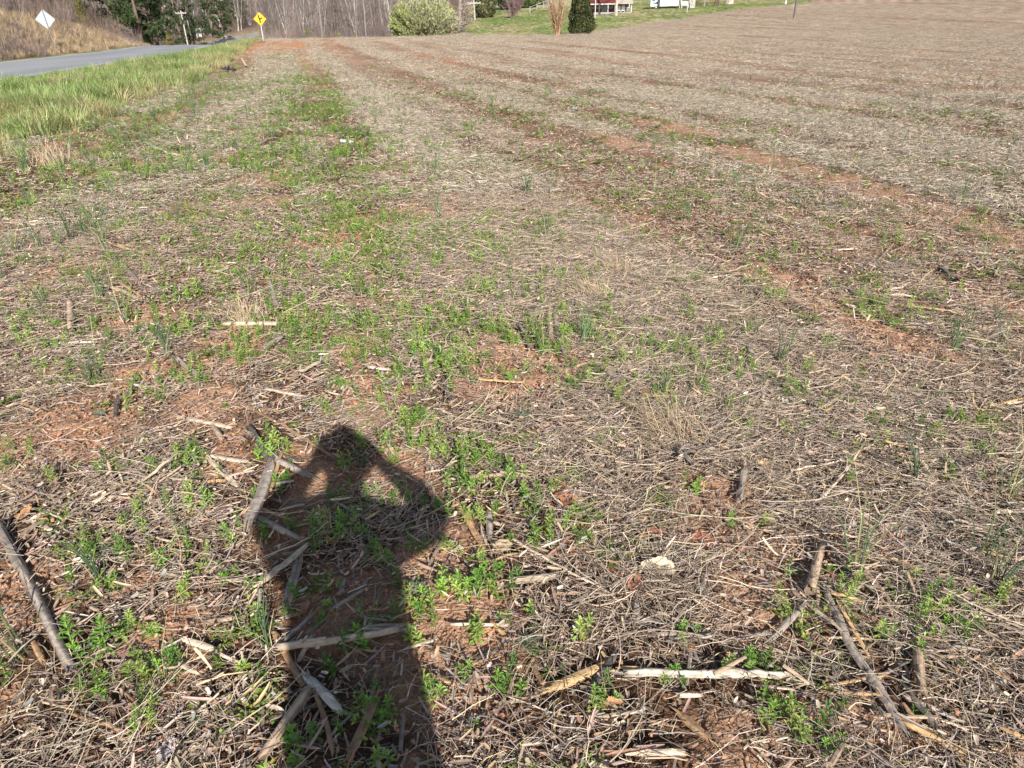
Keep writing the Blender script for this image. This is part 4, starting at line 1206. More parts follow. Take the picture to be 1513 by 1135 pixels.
S_LIST = [
 ([(0, 785), (20, 820), (60, 896), (85, 950), (109, 998)], 17, 'g', 'r', 'long bent grey corn stalk running down the left edge'),
 ([(393, 787), (444, 805)], 13, 'g', 'r', 'grey round stalk crossing the left side of the shadow'),
 ([(453, 816), (420, 850), (383, 882)], 15, 'p', 'f', 'split pale stalk leaning at the left border of the shadow'),
 ([(447, 830), (430, 905)], 10, 't', 'f', None), ([(440, 835), (424, 900)], 8, 'g', 'f', None),
 ([(405, 939), (449, 1021)], 12, 'b', 'f', 'brown split stalk lying across the end of the long pale stalk in shadow'),
 ([(420, 968), (500, 957), (585, 945)], 14, 'p', 'r', 'long pale round stalk lying across the bottom of the shadow'),
 ([(453, 1005), (480, 1037), (506, 1071)], 18, 'w', 'f', 'broad whitish split stalk with a cut square end in the shadow'),
 ([(456, 1041), (425, 1088), (395, 1137)], 19, 't', 'r', 'thick tan stalk at the bottom edge left of the shadow'),
 ([(279, 962), (322, 972)], 13, 'p', 'f', 'flat pale stalk chip left of the shadow, on red soil'),
 ([(271, 996), (297, 1010)], 10, 'p', 'f', None), ([(7, 1104), (35, 1096), (63, 1086)], 9, 'p', 'f', 'pale split stalk in the bottom left corner'),
 ([(423, 958), (463, 915)], 9, 'g', 'f', None), ([(463, 952), (443, 985)], 9, 't', 'f', None), ([(466, 1031), (485, 1080), (496, 1130)], 10, 'b', 'f', None),
 ([(53, 958), (69, 990)], 9, 'b', 'f', None), ([(192, 1038), (213, 1064)], 5, 'b', 'f', None),
 ([(106, 457), (107, 496)], 11, 't', 'r', 'short upright looking stalk piece near the left edge of the mid field'), ([(132, 470), (135, 495)], 6, 'd', 'r', None),
 ([(89, 514), (139, 514)], 6, 'w', 'f', 'whitish flat stalk strip at the left of the mid field'), ([(210, 566), (185, 590)], 7, 'd', 'f', None),
 ([(264, 539), (301, 567)], 9, 'g', 'r', None), ([(334, 484), (413, 485)], 9, 'p', 'r', 'pale stalk lying level above the bare soil hollow'),
 ([(393, 521), (416, 505)], 10, 'g', 'r', None), ([(397, 584), (453, 589)], 8, 'p', 'f', None), ([(271, 625), (310, 635), (344, 643)], 9, 'p', 'f', None),
 ([(317, 640), (331, 660)], 10, 't', 'f', None), ([(307, 676), (340, 688), (367, 695)], 10, 'p', 'f', None), ([(311, 685), (352, 729)], 10, 'p', 'f', 'pale slanted stalk of the pair left of the shadow shoulder'),
 ([(370, 638), (397, 690)], 10, 'd', 'f', 'dark split stalk above the thick split one'), ([(403, 697), (390, 745), (371, 792)], 21, 'g', 'f', 'thick grey split stalk standing out left of the shadow shoulder'),
 ([(418, 685), (402, 735)], 6, 'o', 'f', None), ([(413, 695), (436, 703), (459, 713)], 13, 'g', 'f', None), ([(175, 589), (172, 620)], 7, 'd', 'f', None),
 ([(364, 605), (430, 645), (496, 686)], 7, 'b', 'f', 'long thin brown stalk strip pointing at the shadow head'),
 ([(494, 909), (541, 878)], 9, 'g', 'r', 'grey stalk on the shaded red soil in the shadow'), ([(678, 755), (696, 785), (711, 812)], 12, 'b', 'f', 'brown split stalk below the tall weed clump at the shadow edge'),
 ([(621, 840), (659, 857)], 7, 't', 'f', None), ([(555, 1052), (538, 1095), (520, 1137)], 19, 'b', 'f', 'wide brown split stalk at the bottom edge in the shadow'),
 ([(558, 1024), (541, 1064)], 6, 'g', 'f', None), ([(697, 713), (742, 713)], 8, 't', 'r', 'short tan stalk among the tall weed clump'), ([(641, 732), (640, 756)], 6, 't', 'f', None),
 ([(723, 765), (725, 803)], 12, 'g', 'f', 'grey stub below the tall weed clump'), ([(575, 665), (586, 680)], 7, 't', 'f', None), ([(499, 751), (555, 777)], 6, 'g', 'f', None),
 ([(696, 735), (740, 737)], 4, 'o', 'f', None), ([(759, 871), (814, 864)], 13, 'p', 'r', 'short pale stalk right of the weeds beside the shadow waist'),
 ([(682, 996), (725, 983)], 6, 'b', 'f', None), ([(814, 1031), (855, 1010), (893, 991)], 19, 'o', 'f', 'broad orange brown stalk slab in the bottom centre'),
 ([(867, 1044), (910, 975)], 15, 'd', 'f', 'dark split stalk touching the orange brown slab'), ([(787, 995), (807, 1031)], 9, 'b', 'f', None), ([(939, 902), (939, 930)], 13, 'g', 'f', None),
 ([(926, 1011), (1040, 1012), (1155, 1013)], 14, 'w', 'r', 'longest pale straight stalk lying level in the bottom right'),
 ([(758, 810), (800, 835), (837, 856), (897, 882), (923, 909)], 6, 'p', 't', 'long pale bent twig in the lower centre'), ([(913, 958), (950, 930), (982, 905)], 6, 'g', 't', 'grey twig pointing up right in the lower centre'),
 ([(926, 1124), (1003, 1132)], 14, 'p', 'f', 'pale stalk at the bottom edge right of centre'), ([(1193, 888), (1210, 820)], 17, 't', 'r', 'thick round stalk stub with a broken lower end at right'),
 ([(1210, 797), (1253, 861)], 14, 'd', 'f', 'dark stalk right of the thick round stub'), ([(1251, 834), (1278, 865), (1305, 897)], 12, 't', 'f', None),
 ([(1217, 895), (1251, 970), (1295, 1034), (1328, 1097)], 16, 'g', 'f', 'longest grey split stalk running down the bottom right'),
 ([(1234, 912), (1278, 980)], 8, 'o', 'f', 'orange strip alongside the longest grey split stalk'), ([(1136, 955), (1160, 930), (1183, 911)], 12, 'g', 'f', None), ([(1170, 888), (1234, 950)], 7, 'p', 'f', None),
 ([(1224, 895), (1268, 912)], 9, 'o', 'f', None), ([(1349, 970), (1356, 1042)], 17, 't', 'r', 'upright looking thick stalk at the lower right'), ([(1329, 1082), (1370, 1099), (1412, 1118)], 14, 'o', 'r', 'orange tan round stalk at the bottom right'),
 ([(1339, 1046), (1387, 1100)], 14, 'd', 'f', None), ([(1330, 1060), (1370, 1105)], 9, 'b', 'f', None), ([(1000, 1072), (1041, 1112)], 16, 'b', 'f', 'dark brown stalk below the longest pale straight stalk'), ([(1051, 1085), (1061, 1130)], 7, 'b', 'f', None),
 ([(1102, 1095), (1136, 1134)], 8, 't', 'f', None), ([(1424, 892), (1470, 915), (1513, 936)], 11, 't', 'f', None), ([(1441, 977), (1513, 1033)], 11, 'b', 'f', None), ([(1363, 895), (1397, 933)], 10, 'd', 'f', None),
 ([(1000, 1048), (1030, 1039)], 9, 'w', 'r', None), ([(1387, 858), (1448, 889)], 7, 't', 'f', None), ([(1471, 1085), (1513, 1109)], 9, 'o', 'f', None), ([(1420, 1035), (1484, 1000)], 4, 'g', 't', None),
 ([(1156, 575), (1183, 592), (1217, 616), (1234, 632)], 9, 't', 'r', 'curved tan stalk lying in the straw right of centre'), ([(1105, 528), (1120, 545)], 11, 'g', 'r', None), ([(1092, 742), (1098, 706)], 12, 'g', 'r', 'grey stalk stub above the brown oak leaf cluster at right'),
 ([(1231, 731), (1298, 730)], 6, 'g', 'f', None), ([(1275, 725), (1281, 754)], 8, 'o', 'f', None), ([(1359, 776), (1376, 808)], 8, 'p', 'f', None), ([(1307, 662), (1339, 671)], 8, 'o', 'f', None),
 ([(1427, 636), (1488, 655)], 7, 't', 'f', None), ([(1465, 762), (1513, 764)], 7, 'p', 'r', None), ([(1454, 602), (1505, 597)], 6, 'o', 'f', None), ([(1146, 650), (1183, 668)], 7, 'd', 'f', None), ([(1000, 681), (1020, 698)], 8, 'g', 'r', None),
 ([(1390, 606), (1406, 625), (1420, 650)], 5, 'g', 't', None), ([(1208, 745), (1240, 715), (1275, 665)], 5, 'p', 't', 'pale forked straw right of the grey stub'), ([(1165, 705), (1235, 690), (1290, 668)], 4, 'p', 't', None),
 ([(811, 470), (814, 502)], 9, 't', 'f', 'left one of two parallel stalks in the middle of the field'), ([(820, 475), (826, 505), (834, 532)], 9, 'g', 'f', 'right one of two parallel stalks in the middle of the field'),
 ([(850, 549), (887, 533)], 7, 'o', 'f', None), ([(655, 569), (665, 600)], 8, 'd', 'f', None), ([(764, 486), (784, 523)], 5, 'd', 'f', None), ([(546, 551), (573, 558)], 8, 'w', 'f', 'whitish chip on the bare path above the shadow'),
 ([(708, 567), (771, 573)], 6, 'o', 'f', None), ([(797, 569), (806, 580), (820, 590)], 5, 't', 'f', None),
 ([(218, 216), (240, 226), (265, 236)], 7, 'w', 'f', 'bright white stick near the verge at the left'), ([(265, 234), (300, 236)], 4, 't', 'f', None), ([(165, 365), (195, 371), (225, 379)], 6, 'o', 'f', 'orange tan stalk strip at the left of the mid field'),
 ([(297, 194), (334, 197)], 5, 'p', 'f', None), ([(182, 397), (208, 425)], 7, 'g', 'f', None), ([(145, 427), (180, 437), (211, 450)], 7, 't', 'f', None), ([(180, 428), (211, 445)], 5, 'b', 'f', None), ([(400, 424), (405, 440), (411, 460)], 8, 'g', 'f', None),
 ([(155, 335), (210, 330), (264, 328)], 4, 'd', 't', None), ([(241, 308), (258, 321)], 6, 'g', 'f', None), ([(738, 400), (804, 407)], 6, 'p', 'f', None), ([(797, 315), (805, 330), (814, 346)], 7, 'd', 'f', 'dark stalk fragment in the upper middle of the field'),
 ([(698, 371), (718, 395)], 5, 'g', 'f', None), ([(794, 424), (820, 448)], 6, 'd', 'f', None), ([(1319, 278), (1358, 275)], 4.5, 'p', 'f', None), ([(1427, 225), (1453, 227)], 4.5, 'p', 'f', None), ([(1044, 270), (1076, 269)], 4, 'p', 'f', None),
 ([(1389, 402), (1408, 416)], 10, 'd', 'r', 'dark stalk stub in the right of the mid field'), ([(1247, 417), (1270, 424), (1292, 433)], 5, 't', 'f', None), ([(1332, 456), (1370, 460), (1410, 465)], 6, 'o', 'f', None), ([(1307, 439), (1349, 444)], 5, 'p', 'f', None),
 ([(1234, 376), (1264, 375)], 5, 'p', 'f', None), ([(1278, 405), (1300, 383), (1319, 366)], 3.5, 'p', 't', None), ([(1264, 295), (1305, 297)], 4, 't', 'f', None), ([(1425, 378), (1475, 381)], 5, 'p', 'f', None), ([(1235, 236), (1246, 240)], 5, 'd', 'f', None),
 ([(357, 88), (364, 100)], 4, 'p', 'f', 'pale stick standing out on the field edge near the black litter'),
 ([(245, 820), (300, 830), (330, 835)], 4, 't', 't', None), ([(130, 900), (150, 915)], 8, 't', 'f', None), ([(70, 1050), (120, 1062)], 5, 't', 't', None), ([(130, 1065), (190, 1098)], 6, 'p', 't', None),
]
_f = []
for pts, wpx, tone, shape, lab in S_LIST:
    for (u0, v0), (u1, v1) in zip(pts[:-1], pts[1:]):
        for t in np.linspace(0, 1, 5):
            p = at(u0 + (u1 - u0) * t, v0 + (v1 - v0) * t)
            _f.append((p[0], p[1], wpx * p[3] / FPX / 2))
S_FOOT = np.array(_f)

def rots(n, tilt=.12):
    return np.stack([rng.normal(0, tilt, n), rng.normal(0, tilt, n), rng.uniform(0, 6.2832, n)], 1)

def lay(dens, r0, r1, prob, az0=-44, az1=44):
    n = int(dens * wedge_area(r0, r1, az0, az1))
    x, y = wedge(n, r0, r1, az0, az1)
    keep = rng.random(n) < prob(x, y)
    x, y = x[keep], y[keep]
    return x, y, HM(x, y)

def clear_of_stalks(x, y, z):
    """thin the litter out where a stalk lies on top of it"""
    m = np.hypot(x, y) < 7.5
    d2 = np.full(len(x), 9.0)
    ii = np.nonzero(m)[0]
    for a in range(0, len(ii), 4000):
        j = ii[a:a + 4000]
        dx = x[j, None] - S_FOOT[None, :, 0]; dy = y[j, None] - S_FOOT[None, :, 1]
        d2[j] = (np.sqrt(dx * dx + dy * dy) - S_FOOT[None, :, 2]).min(1)
    keep = (d2 > .034) | (rng.random(len(x)) < .10)
    return x[keep], y[keep], z[keep]

def straw_prob(x, y):
    c = rowc(x, y)
    b = bare_mask(x, y)
    d = 0.33 + 0.67 * ss(c, 0.4, 1.9)
    r = np.hypot(x, y)
    sw = swath(x, y)
    d = d + .22 * (1 - ss(r, 1.5, 2.8))
    d = d * (0.22 + 0.55 * fbm(x * 2.2, y * 2.2, 23, 3) + .6 * sw) * (1 - .28 * brown_zone(x, y)) * (1 - .5 * ss(r, 3.0, 7.0) * (r < 7))
    d = np.where(r > 3.5, d * (1 - ss(r, 3.5, 6) * (1 - (.10 + 1.2 * ss(sw, .22, .62)))), d)
    return np.clip(d, 0, 1) * (1 - 0.80 * b) * field_mask(x, y)

def husk_prob(x, y):
    b = bare_mask(x, y)
    return (0.25 + 0.75 * fbm(x * 1.1, y * 1.1, 29, 3)) * (1 - 0.6 * b) * field_mask(x, y)

# near straw
x, y, z = clear_of_stalks(*lay(1500, 0.35, 7.0, straw_prob, -66, 66))
z = z + rng.uniform(0, .012, len(x))
ix = np.where(rng.random(len(x)) < .9, rng.integers(0, 10, len(x)), 10 + rng.integers(0, 5, len(x)))
scatter('straw_litter', straw_m, np.stack([x, y, z], 1), rots(len(x)), rng.uniform(.75, 1.25, len(x)), ix,
        'pale curly dead grass straw covering the near field', 'straw')
n_near = len(x)
x, y, z = lay(175, 7.0, 20, straw_prob, -50, 50)
z = z + rng.uniform(0, .01, len(x))
nm = len(x)
scatter('straw_litter', mid_m, np.stack([x, y, z], 1), rots(nm, .15), rng.uniform(.7, 1.2, nm), rng.integers(0, 6, nm),
        'dull tan straw litter covering the middle of the field', 'straw')
def far_prob(x, y):
    s1, s2 = far_stripes(x, y)
    return np.clip(.03 + 1.0 * ss(swath(x, y), .28, .66), 0, 1) * field_mask(x, y) * (1 - .8 * bare_mask(x, y))
x, y, z = lay(9.5, 20, 125, far_prob)
nf = len(x)
scatter('straw_litter', far_m, np.stack([x, y, z], 1), rots(nf, .12), rng.uniform(.6, 1.3, nf), rng.integers(0, 6, nf),
        'beige straw stubble in rows across the far field', 'straw')
x, y, z = clear_of_stalks(*lay(760, 0.35, 8.0, husk_prob, -66, 66))
scatter('husk_litter', husk_m, np.stack([x, y, z + .004], 1), rots(len(x), .25), rng.uniform(.7, 1.35, len(x)), rng.integers(0, 8, len(x)),
        'broken tan corn husk and leaf bits in the straw', 'husks')
x, y, z = clear_of_stalks(*lay(60, 0.35, 9.0, husk_prob, -66, 66))
scatter('leaf_shreds', sheet_m, np.stack([x, y, z + .004], 1), rots(len(x), .2), rng.uniform(.6, 1.2, len(x)), rng.integers(0, 7, len(x)),
        'torn shreds of dry corn leaf tangled in the straw', 'husks')
x, y, z = lay(90, 8.0, 22, husk_prob)
scatter('husk_litter', husk_m, np.stack([x, y, z + .006], 1), rots(len(x), .3), rng.uniform(1.0, 2.0, len(x)), rng.integers(0, 8, len(x)),
        'husk bits lying farther out in the field', 'husks')
def chip_mesh(seed):
    """short broken splinters of corn stalk"""
    random.seed(seed); mb = MB()
    for q in range(3):
        a = random.uniform(0, 6.28); L = random.uniform(.025, .085); r = random.uniform(.0025, .0055)
        o_ = np.array([random.gauss(0, .06), random.gauss(0, .06), random.uniform(.006, .018)]); d = np.array([math.cos(a), math.sin(a), random.uniform(-.12, .15)])
        c = random.choice([TONE_[k_] for k_ in 'ttbbggd']); sc_ = [random.uniform(.55, 1.25) for _ in range(6)]
        n0 = len(mb.v)
        mb.tube([o_ - d * L / 2, o_ - d * L * .1 + rand_dir() * .001, o_ + d * L / 2], [r, r * 1.05, r * .8], 6, cols=lambda i, k_: tuple(v * sc_[k_] for v in c))
        for j in range(n0, len(mb.v)):
            p = np.array(mb.v[j]); mb.v[j] = (p[0], p[1], o_[2] + (p[2] - o_[2]) * .6)
    return mb.mesh('husk_piece', M['stalk'])
TONE_ = {'t': (.42, .30, .205), 'p': (.55, .43, .31), 'b': (.33, .20, .11), 'g': (.27, .22, .18), 'd': (.12, .095, .075)}
chip_m = [chip_mesh(370 + i) for i in range(7)]
x, y, z = clear_of_stalks(*lay(95, 0.8, 10.0, lambda x, y: husk_prob(x, y) * (.45 + .55 * ss(rowc(x, y), .3, 1.6)), -57, 57))
scatter('stalk_chips', chip_m, np.stack([x, y, z + .006], 1), rots(len(x), .15), rng.uniform(.6, 1.3, len(x)), rng.integers(0, 7, len(x)),
        'small broken splinters of corn stalk in the litter', 'stalk chips')
x, y, z = lay(260, 0.8, 7.0, lambda x, y: (.25 + .75 * bare_mask(x, y)) * field_mask(x, y), -57, 57)
scatter('soil_clods', clod_m, np.stack([x, y, z], 1), rots(len(x), .1), rng.uniform(.6, 1.3, len(x)), rng.integers(0, 5, len(x)),
        'small crumbs of orange clay soil', 'soil crumbs')

# ------------------------------------------------------------------ weeds
WG = [(.18, .33, .045), (.23, .38, .06), (.13, .25, .04), (.28, .39, .08), (.10, .19, .035), (.32, .36, .09)]
def weed_leaf(mb, base, d, L, Wd, col, droop=.25):
    d = np.asarray(d, float) / np.linalg.norm(d)
    s_ = np.cross(d, [0, 0, 1.0]); s_ /= (np.linalg.norm(s_) + 1e-9)
    up = np.cross(s_, d)
    b = np.asarray(base, float)
    p1 = b + d * L * .35 + up * L * .02; p2 = b + d * L * .72 - up * L * droop * .25; p3 = b + d * L - up * L * droop
    vs_ = [b, p1 - s_ * Wd * .36 + up * Wd * .14, p2 - s_ * Wd * .5 + up * Wd * .16, p3, p2 + s_ * Wd * .5 + up * Wd * .16, p1 + s_ * Wd * .36 + up * Wd * .14, p1, p2]
    mb.add(vs_, [(0, 6, 1), (1, 6, 7, 2), (2, 7, 3), (0, 5, 6), (6, 5, 4, 7), (7, 4, 3)], col)

def shoot(mb, o_, h, nl, LL, flower=False):
    o_ = np.array(o_, float); lean = np.array([random.gauss(0, .16), random.gauss(0, .16), 1.0])
    tip = o_ + lean * h
    base_c = random.choice(WG)
    mb.tube([o_ - np.array([0, 0, .01]), o_ + lean * h * .5, tip], [.0016, .0013, .0008], 4, (.22, .28, .08), cap=False)
    a = random.uniform(0, 6.28)
    for i in range(nl):
        f = (i + .5) / nl; a += 2.4 + random.gauss(0, .25)
        el = .15 + .95 * f + random.gauss(0, .12)
        L = LL * (1.05 - .55 * f) * random.uniform(.8, 1.2)
        d = (math.cos(a) * math.cos(el), math.sin(a) * math.cos(el), math.sin(el))
        c = jit(base_c, .18)
        if f < .25 and random.random() < .25: c = jit((.34, .30, .06), .2)
        weed_leaf(mb, o_ + lean * h * f * .97, d, L, L * random.uniform(.30, .42), c)
    if flower:
        for i in range(9):
            q = tip + np.array([random.gauss(0, .006), random.gauss(0, .006), random.uniform(0, .012)])
            dd = rand_dir(); sd = np.cross(dd, rand_dir()); sd /= np.linalg.norm(sd); L = .006
            mb.add([q - dd * L * .5, q + sd * L * .5, q + dd * L * .5, q - sd * L * .5], [(0, 1, 2, 3)], (.75, .75, .62) if i % 2 else (.42, .45, .14))

def weed_mesh(seed, ns, spread, h, nl, LL, flower=False):
    random.seed(seed); mb = MB()
    for i in range(ns):
        shoot(mb, (random.gauss(0, spread), random.gauss(0, spread), 0), h * random.uniform(.6, 1.2), nl + random.randint(-3, 3), LL, flower and random.random() < .6)
    return mb
weed_mb = [weed_mesh(401, 1, 0, .07, 18, .027), weed_mesh(402, 2, .015, .065, 17, .026), weed_mesh(403, 3, .022, .075, 18, .027),
           weed_mesh(404, 4, .03, .07, 17, .026), weed_mesh(405, 5, .04, .06, 16, .025), weed_mesh(406, 1, 0, .10, 22, .03, True),
           weed_mesh(407, 6, .045, .08, 18, .028), weed_mesh(408, 3, .025, .035, 12, .03)]
weed_meshes = [m.mesh('weed', M['leaf']) for m in weed_mb]

def rosette(seed, cols, n=14, LL=.05, Wk=.4, el=.25):
    random.seed(seed); mb = MB(); a = 0
    for i in range(n):
        a += 2.4; e = el + .5 * i / n
        L = LL * (1.1 - .6 * i / n) * random.uniform(.8, 1.15)
        weed_leaf(mb, (0, 0, .004), (math.cos(a) * math.cos(e), math.sin(a) * math.cos(e), math.sin(e)), L, L * Wk, jit(random.choice(cols), .15))
    return mb
def fernweed(seed, cols, n=26, h=.05):
    """low spreading chickweed-like sprays"""
    random.seed(seed); mb = MB()
    for i in range(n):
        a = random.uniform(0, 6.28); L = random.uniform(.03, .09); e = random.uniform(.1, .7)
        d = np.array([math.cos(a) * math.cos(e), math.sin(a) * math.cos(e), math.sin(e)])
        mb.tube([(0, 0, 0), d * L * .6, d * L + np.array([0, 0, -.004])], [.0009, .0008, .0005], 3, (.2, .25, .08), cap=False)
        for j in range(6):
            q = d * L * random.uniform(.3, 1); dd = rand_dir(); dd[2] = abs(dd[2])
            weed_leaf(mb, q, dd, random.uniform(.007, .013), .006, jit(random.choice(cols), .2))
    return mb
weed_meshes += [m.mesh('weed', M['leaf']) for m in (rosette(411, WG[2:5], 15, .035, .38, .2), rosette(412, [WG[5], (.30, .22, .06), WG[0]], 12, .04, .3, .35))]
fern_m = [fernweed(421 + i, [(.12, .18, .035), (.18, .24, .05), (.26, .26, .06)]).mesh('weed', M['leaf']) for i in range(4)]

def onion(seed, n=11, h=.22):
    random.seed(seed); mb = MB()
    for i in range(n):
        a = random.uniform(0, 6.28); t = random.uniform(.03, .38); L = h * random.uniform(.5, 1.1)
        p = np.array([random.gauss(0, .008), random.gauss(0, .008), 0]); d = np.array([math.cos(a) * math.sin(t), math.sin(a) * math.sin(t), math.cos(t)])
        q = p + d * L * .5; d2 = d + np.array([math.cos(a) * .3, math.sin(a) * .3, -.1]); e = q + d2 / np.linalg.norm(d2) * L * .5
        g = random.random()
        c = (.10, .17, .085) if g < .7 else ((.20, .26, .07) if g < .9 else (.45, .42, .2))
        mb.tube([p, q, e], [.0016, .0014, .0005], 4, jit(c, .15), cap=False)
    return mb
onion_mb = [onion(431), onion(432, 7, .26), onion(433, 16, .18)]
onion_me = [m.mesh('onion_tuft', M['leaf']) for m in onion_mb]

# hand-placed weeds: pixel, variant, size, own label (or none)
W_LIST = [
 (682, 705, 6, 1.5, 'tallest dense clump of bright green weeds just right of the shadow head'), (668, 680, 6, 1.2, None), (700, 690, 4, 1.2, None), (672, 740, 4, 1.3, None), (690, 725, 3, 1.1, None),
 (655, 760, 3, 1.1, None), (750, 690, 4, 1.3, None), (762, 715, 3, 1.3, None), (745, 735, 2, 1.1, None), (778, 745, 3, 1.2, None),
 (800, 785, 6, 1.35, 'wide green weed clump left of the brown oak leaves'), (825, 770, 4, 1.1, None), (858, 800, 3, 1.1, None), (875, 760, 3, 1.0, None),
 (635, 530, 6, 1.3, 'broad green weed clump on the bare path above the shadow'), (672, 560, 6, 1.2, None), (655, 540, 3, 1.2, None), (640, 655, 6, 1.15, None), (620, 620, 3, 1, None), (590, 650, 4, 1.1, None),
 (690, 890, 6, 1.1, 'green weeds in sunlight right of the shadow waist'), (672, 900, 4, 1.0, None), (705, 870, 3, 1.1, None), (738, 885, 6, 1.1, None), (755, 900, 4, 1.1, None), (730, 850, 3, 1, None), (715, 835, 2, 1, None),
 (697, 945, 2, 1.2, 'small green weed alone on bare soil right of the shadow'), (480, 805, 6, 1.4, 'large green weed clump inside the left half of the shadow'), (455, 775, 4, 1.2, None), (505, 770, 4, 1.1, None), (560, 790, 4, 1.1, None), (585, 745, 4, 1.0, None),
 (550, 730, 3, 1.0, None), (575, 745, 3, 1.0, None), (512, 690, 2, 1.2, 'green weed within the shadow of the head'), (412, 725, 3, 1.1, None), (405, 665, 6, 1.25, 'green weed clump among crossed stalks left of the shadow head'), (425, 680, 4, 1.1, None),
 (665, 810, 2, 1, None), (530, 955, 3, 1.2, 'leafy weed growing over the long pale stalk in the shadow'), (615, 950, 2, 1.1, None), (690, 1030, 4, 1.1, None), (750, 1030, 3, 1.3, None), (640, 1040, 2, 1.2, None), (560, 1050, 3, 1.0, None), (815, 1010, 3, .9, None),
 (110, 960, 5, 1.5, 'pale flowering weed closest to the long bent stalk'), (160, 965, 5, 1.8, 'tallest white flowered weed right of the long bent stalk'), (135, 975, 3, 1.4, None), (203, 965, 4, 1.1, None), (235, 1010, 6, 1.2, 'broad leafed green weed clump right of the flowering weeds'),
 (155, 1025, 3, 1.1, None), (250, 985, 3, 1.1, None), (268, 885, 2, 1.2, None), (246, 832, 3, 1.25, None), (190, 835, 5, 1.5, 'upright leafy weed column above the flowering weeds'), (192, 805, 4, 1.1, None), (140, 835, 3, 1.1, None), (275, 755, 6, 1.3, 'full round weed clump right of the tan dead leaf'), (295, 760, 4, 1.0, None),
 (250, 690, 4, 1.3, None), (285, 685, 3, 1.2, None), (300, 705, 4, 1.1, None), (160, 695, 3, 1.2, None), (205, 765, 2, 1.2, None), (385, 920, 7, 1.4, None), (375, 1000, 7, 1.2, None), (340, 805, 3, 1.1, None),
 (500, 575, 3, 1.1, None), (470, 600, 3, 1.0, None), (490, 615, 2, 1.1, None), (420, 490, 6, 1.3, None), (455, 505, 6, 1.2, None), (440, 470, 4, 1.1, None), (400, 495, 4, 1.1, None), (500, 475, 4, 1.2, None), (540, 487, 6, 1.2, None),
 (265, 490, 6, 1.4, 'spreading green weeds left of the bare soil hollow'), (240, 485, 4, 1.3, None), (300, 490, 4, 1.2, None), (292, 437, 6, 1.3, None), (325, 430, 4, 1.1, None), (405, 410, 4, 1.2, None), (510, 395, 6, 1.1, None), (527, 427, 6, 1.2, 'bright round weed tuft above the bare path'),
 (560, 400, 3, 1.2, None), (700, 440, 6, 1.5, None), (690, 475, 6, 1.2, None), (720, 490, 6, 1.1, None), (740, 410, 4, 1.2, None), (765, 440, 4, 1.1, None), (790, 440, 6, 1.1, None), (760, 505, 4, 1.2, None), (785, 545, 4, 1.2, None), (840, 575, 3, 1.0, None), (880, 655, 4, 1.1, 'green weed left of the pale dead grass clump'),
 (1060, 515, 6, 1.1, None), (1065, 560, 3, 1.0, None), (1150, 445, 6, 1.0, None), (1072, 615, 2, 1.0, None), (1180, 1090, 6, 1.3, 'lush green weed clump at the bottom right, below the long pale stalk'), (1175, 1060, 4, 1.1, None), (1225, 1110, 3, 1.0, None), (1105, 995, 3, 1.0, None), (1008, 945, 3, 1.0, None), (855, 945, 2, 1.2, None), (895, 1045, 3, 1.1, None), (1130, 770, 2, .9, None), (1005, 560, 3, 1, None),
 (12, 312, 6, 2.4, 'dark green bushy weed at the left edge of the field'), (20, 500, 6, 1.2, None), (40, 490, 4, 1.1, None), (60, 545, 3, 1.0, None), (430, 310, 6, 1.2, None), (330, 440, 3, 1.0, None), (10, 690, 3, 1, None), (5, 1000, 7, 1.4, None), (440, 1120, 3, 1.3, None), (885, 1060, 2, 1, None),
]
W_SHARED = 'low bright green leafy weed shoots standing in the straw litter'
W_GROUP = 'green weeds in the field'
W_LEAD = ['single green weed shoot', 'twin green weed shoots', 'small green weed clump', 'green leafy weed clump', 'spreading green weed clump', 'tall flowering weed', 'full green weed clump', 'low young weed clump', 'flat green weed rosette', 'yellowing weed rosette']
def put_weed(mesh, x, y, s, label, name='green_weed', cat='weed', group=W_GROUP, rz=None):
    o = bpy.data.objects.new(name, mesh); COL.objects.link(o)
    o.location = (x, y, float(HM(x, y)) + .006); o.rotation_euler = (random.gauss(0, .08), random.gauss(0, .08), random.uniform(0, 6.28) if rz is None else rz)
    s *= (.90 if s > 1.4 else 1.02) if name == 'green_weed' else 1.0
    o.scale = (s, s, s * random.uniform(.9, 1.2))
    tag(o, label, cat, group)
    return o
random.seed(5)
nw = 0
for u, v, k, s, lab in W_LIST:
    x, y, z, d = at(u, v); put_weed(weed_meshes[k], x, y, s * (.84 if v > 620 else 1.0), lab or where(u, v, W_LEAD[k]) or W_SHARED); nw += 1
# more of them by density, the largest in the picture as things, the rest as one mass
x, y, z = lay(330, 0.9, 9.0, lambda x, y: green_mask(x, y) ** 1.25 * field_mask(x, y) * (.28 + .72 * ss(np.hypot(x, y), 2.3, 3.7)))
s = rng.uniform(.42, 1.05, len(x)); kk = rng.choice([0, 1, 2, 3, 4, 6, 7, 8, 9], len(x), p=[.24, .19, .15, .09, .05, .06, .10, .07, .05])
order = np.argsort(-(s * np.array([.6, .8, 1, 1.1, 1.2, .8, 1.4, 1.0, .8, .8])[kk]) / np.hypot(x, y))
nbig = 296 - nw
for i in order[:nbig]:
    put_weed(weed_meshes[kk[i]], float(x[i]), float(y[i]), float(s[i]), where(*pix(x[i], y[i], z[i]), W_LEAD[kk[i]]) or W_SHARED)
rest = order[nbig:]
scatter('small_weeds', weed_meshes, np.stack([x[rest], y[rest], z[rest] + .006], 1), rots(len(rest), .1), s[rest], kk[rest],
        'many small green weeds sprinkled through the straw', 'weeds')
x, y, z = lay(62, 9.0, 45, lambda x, y: green_mask(x, y) * field_mask(x, y) * (1 - .85 * ss(np.hypot(x, y), 12, 32)))
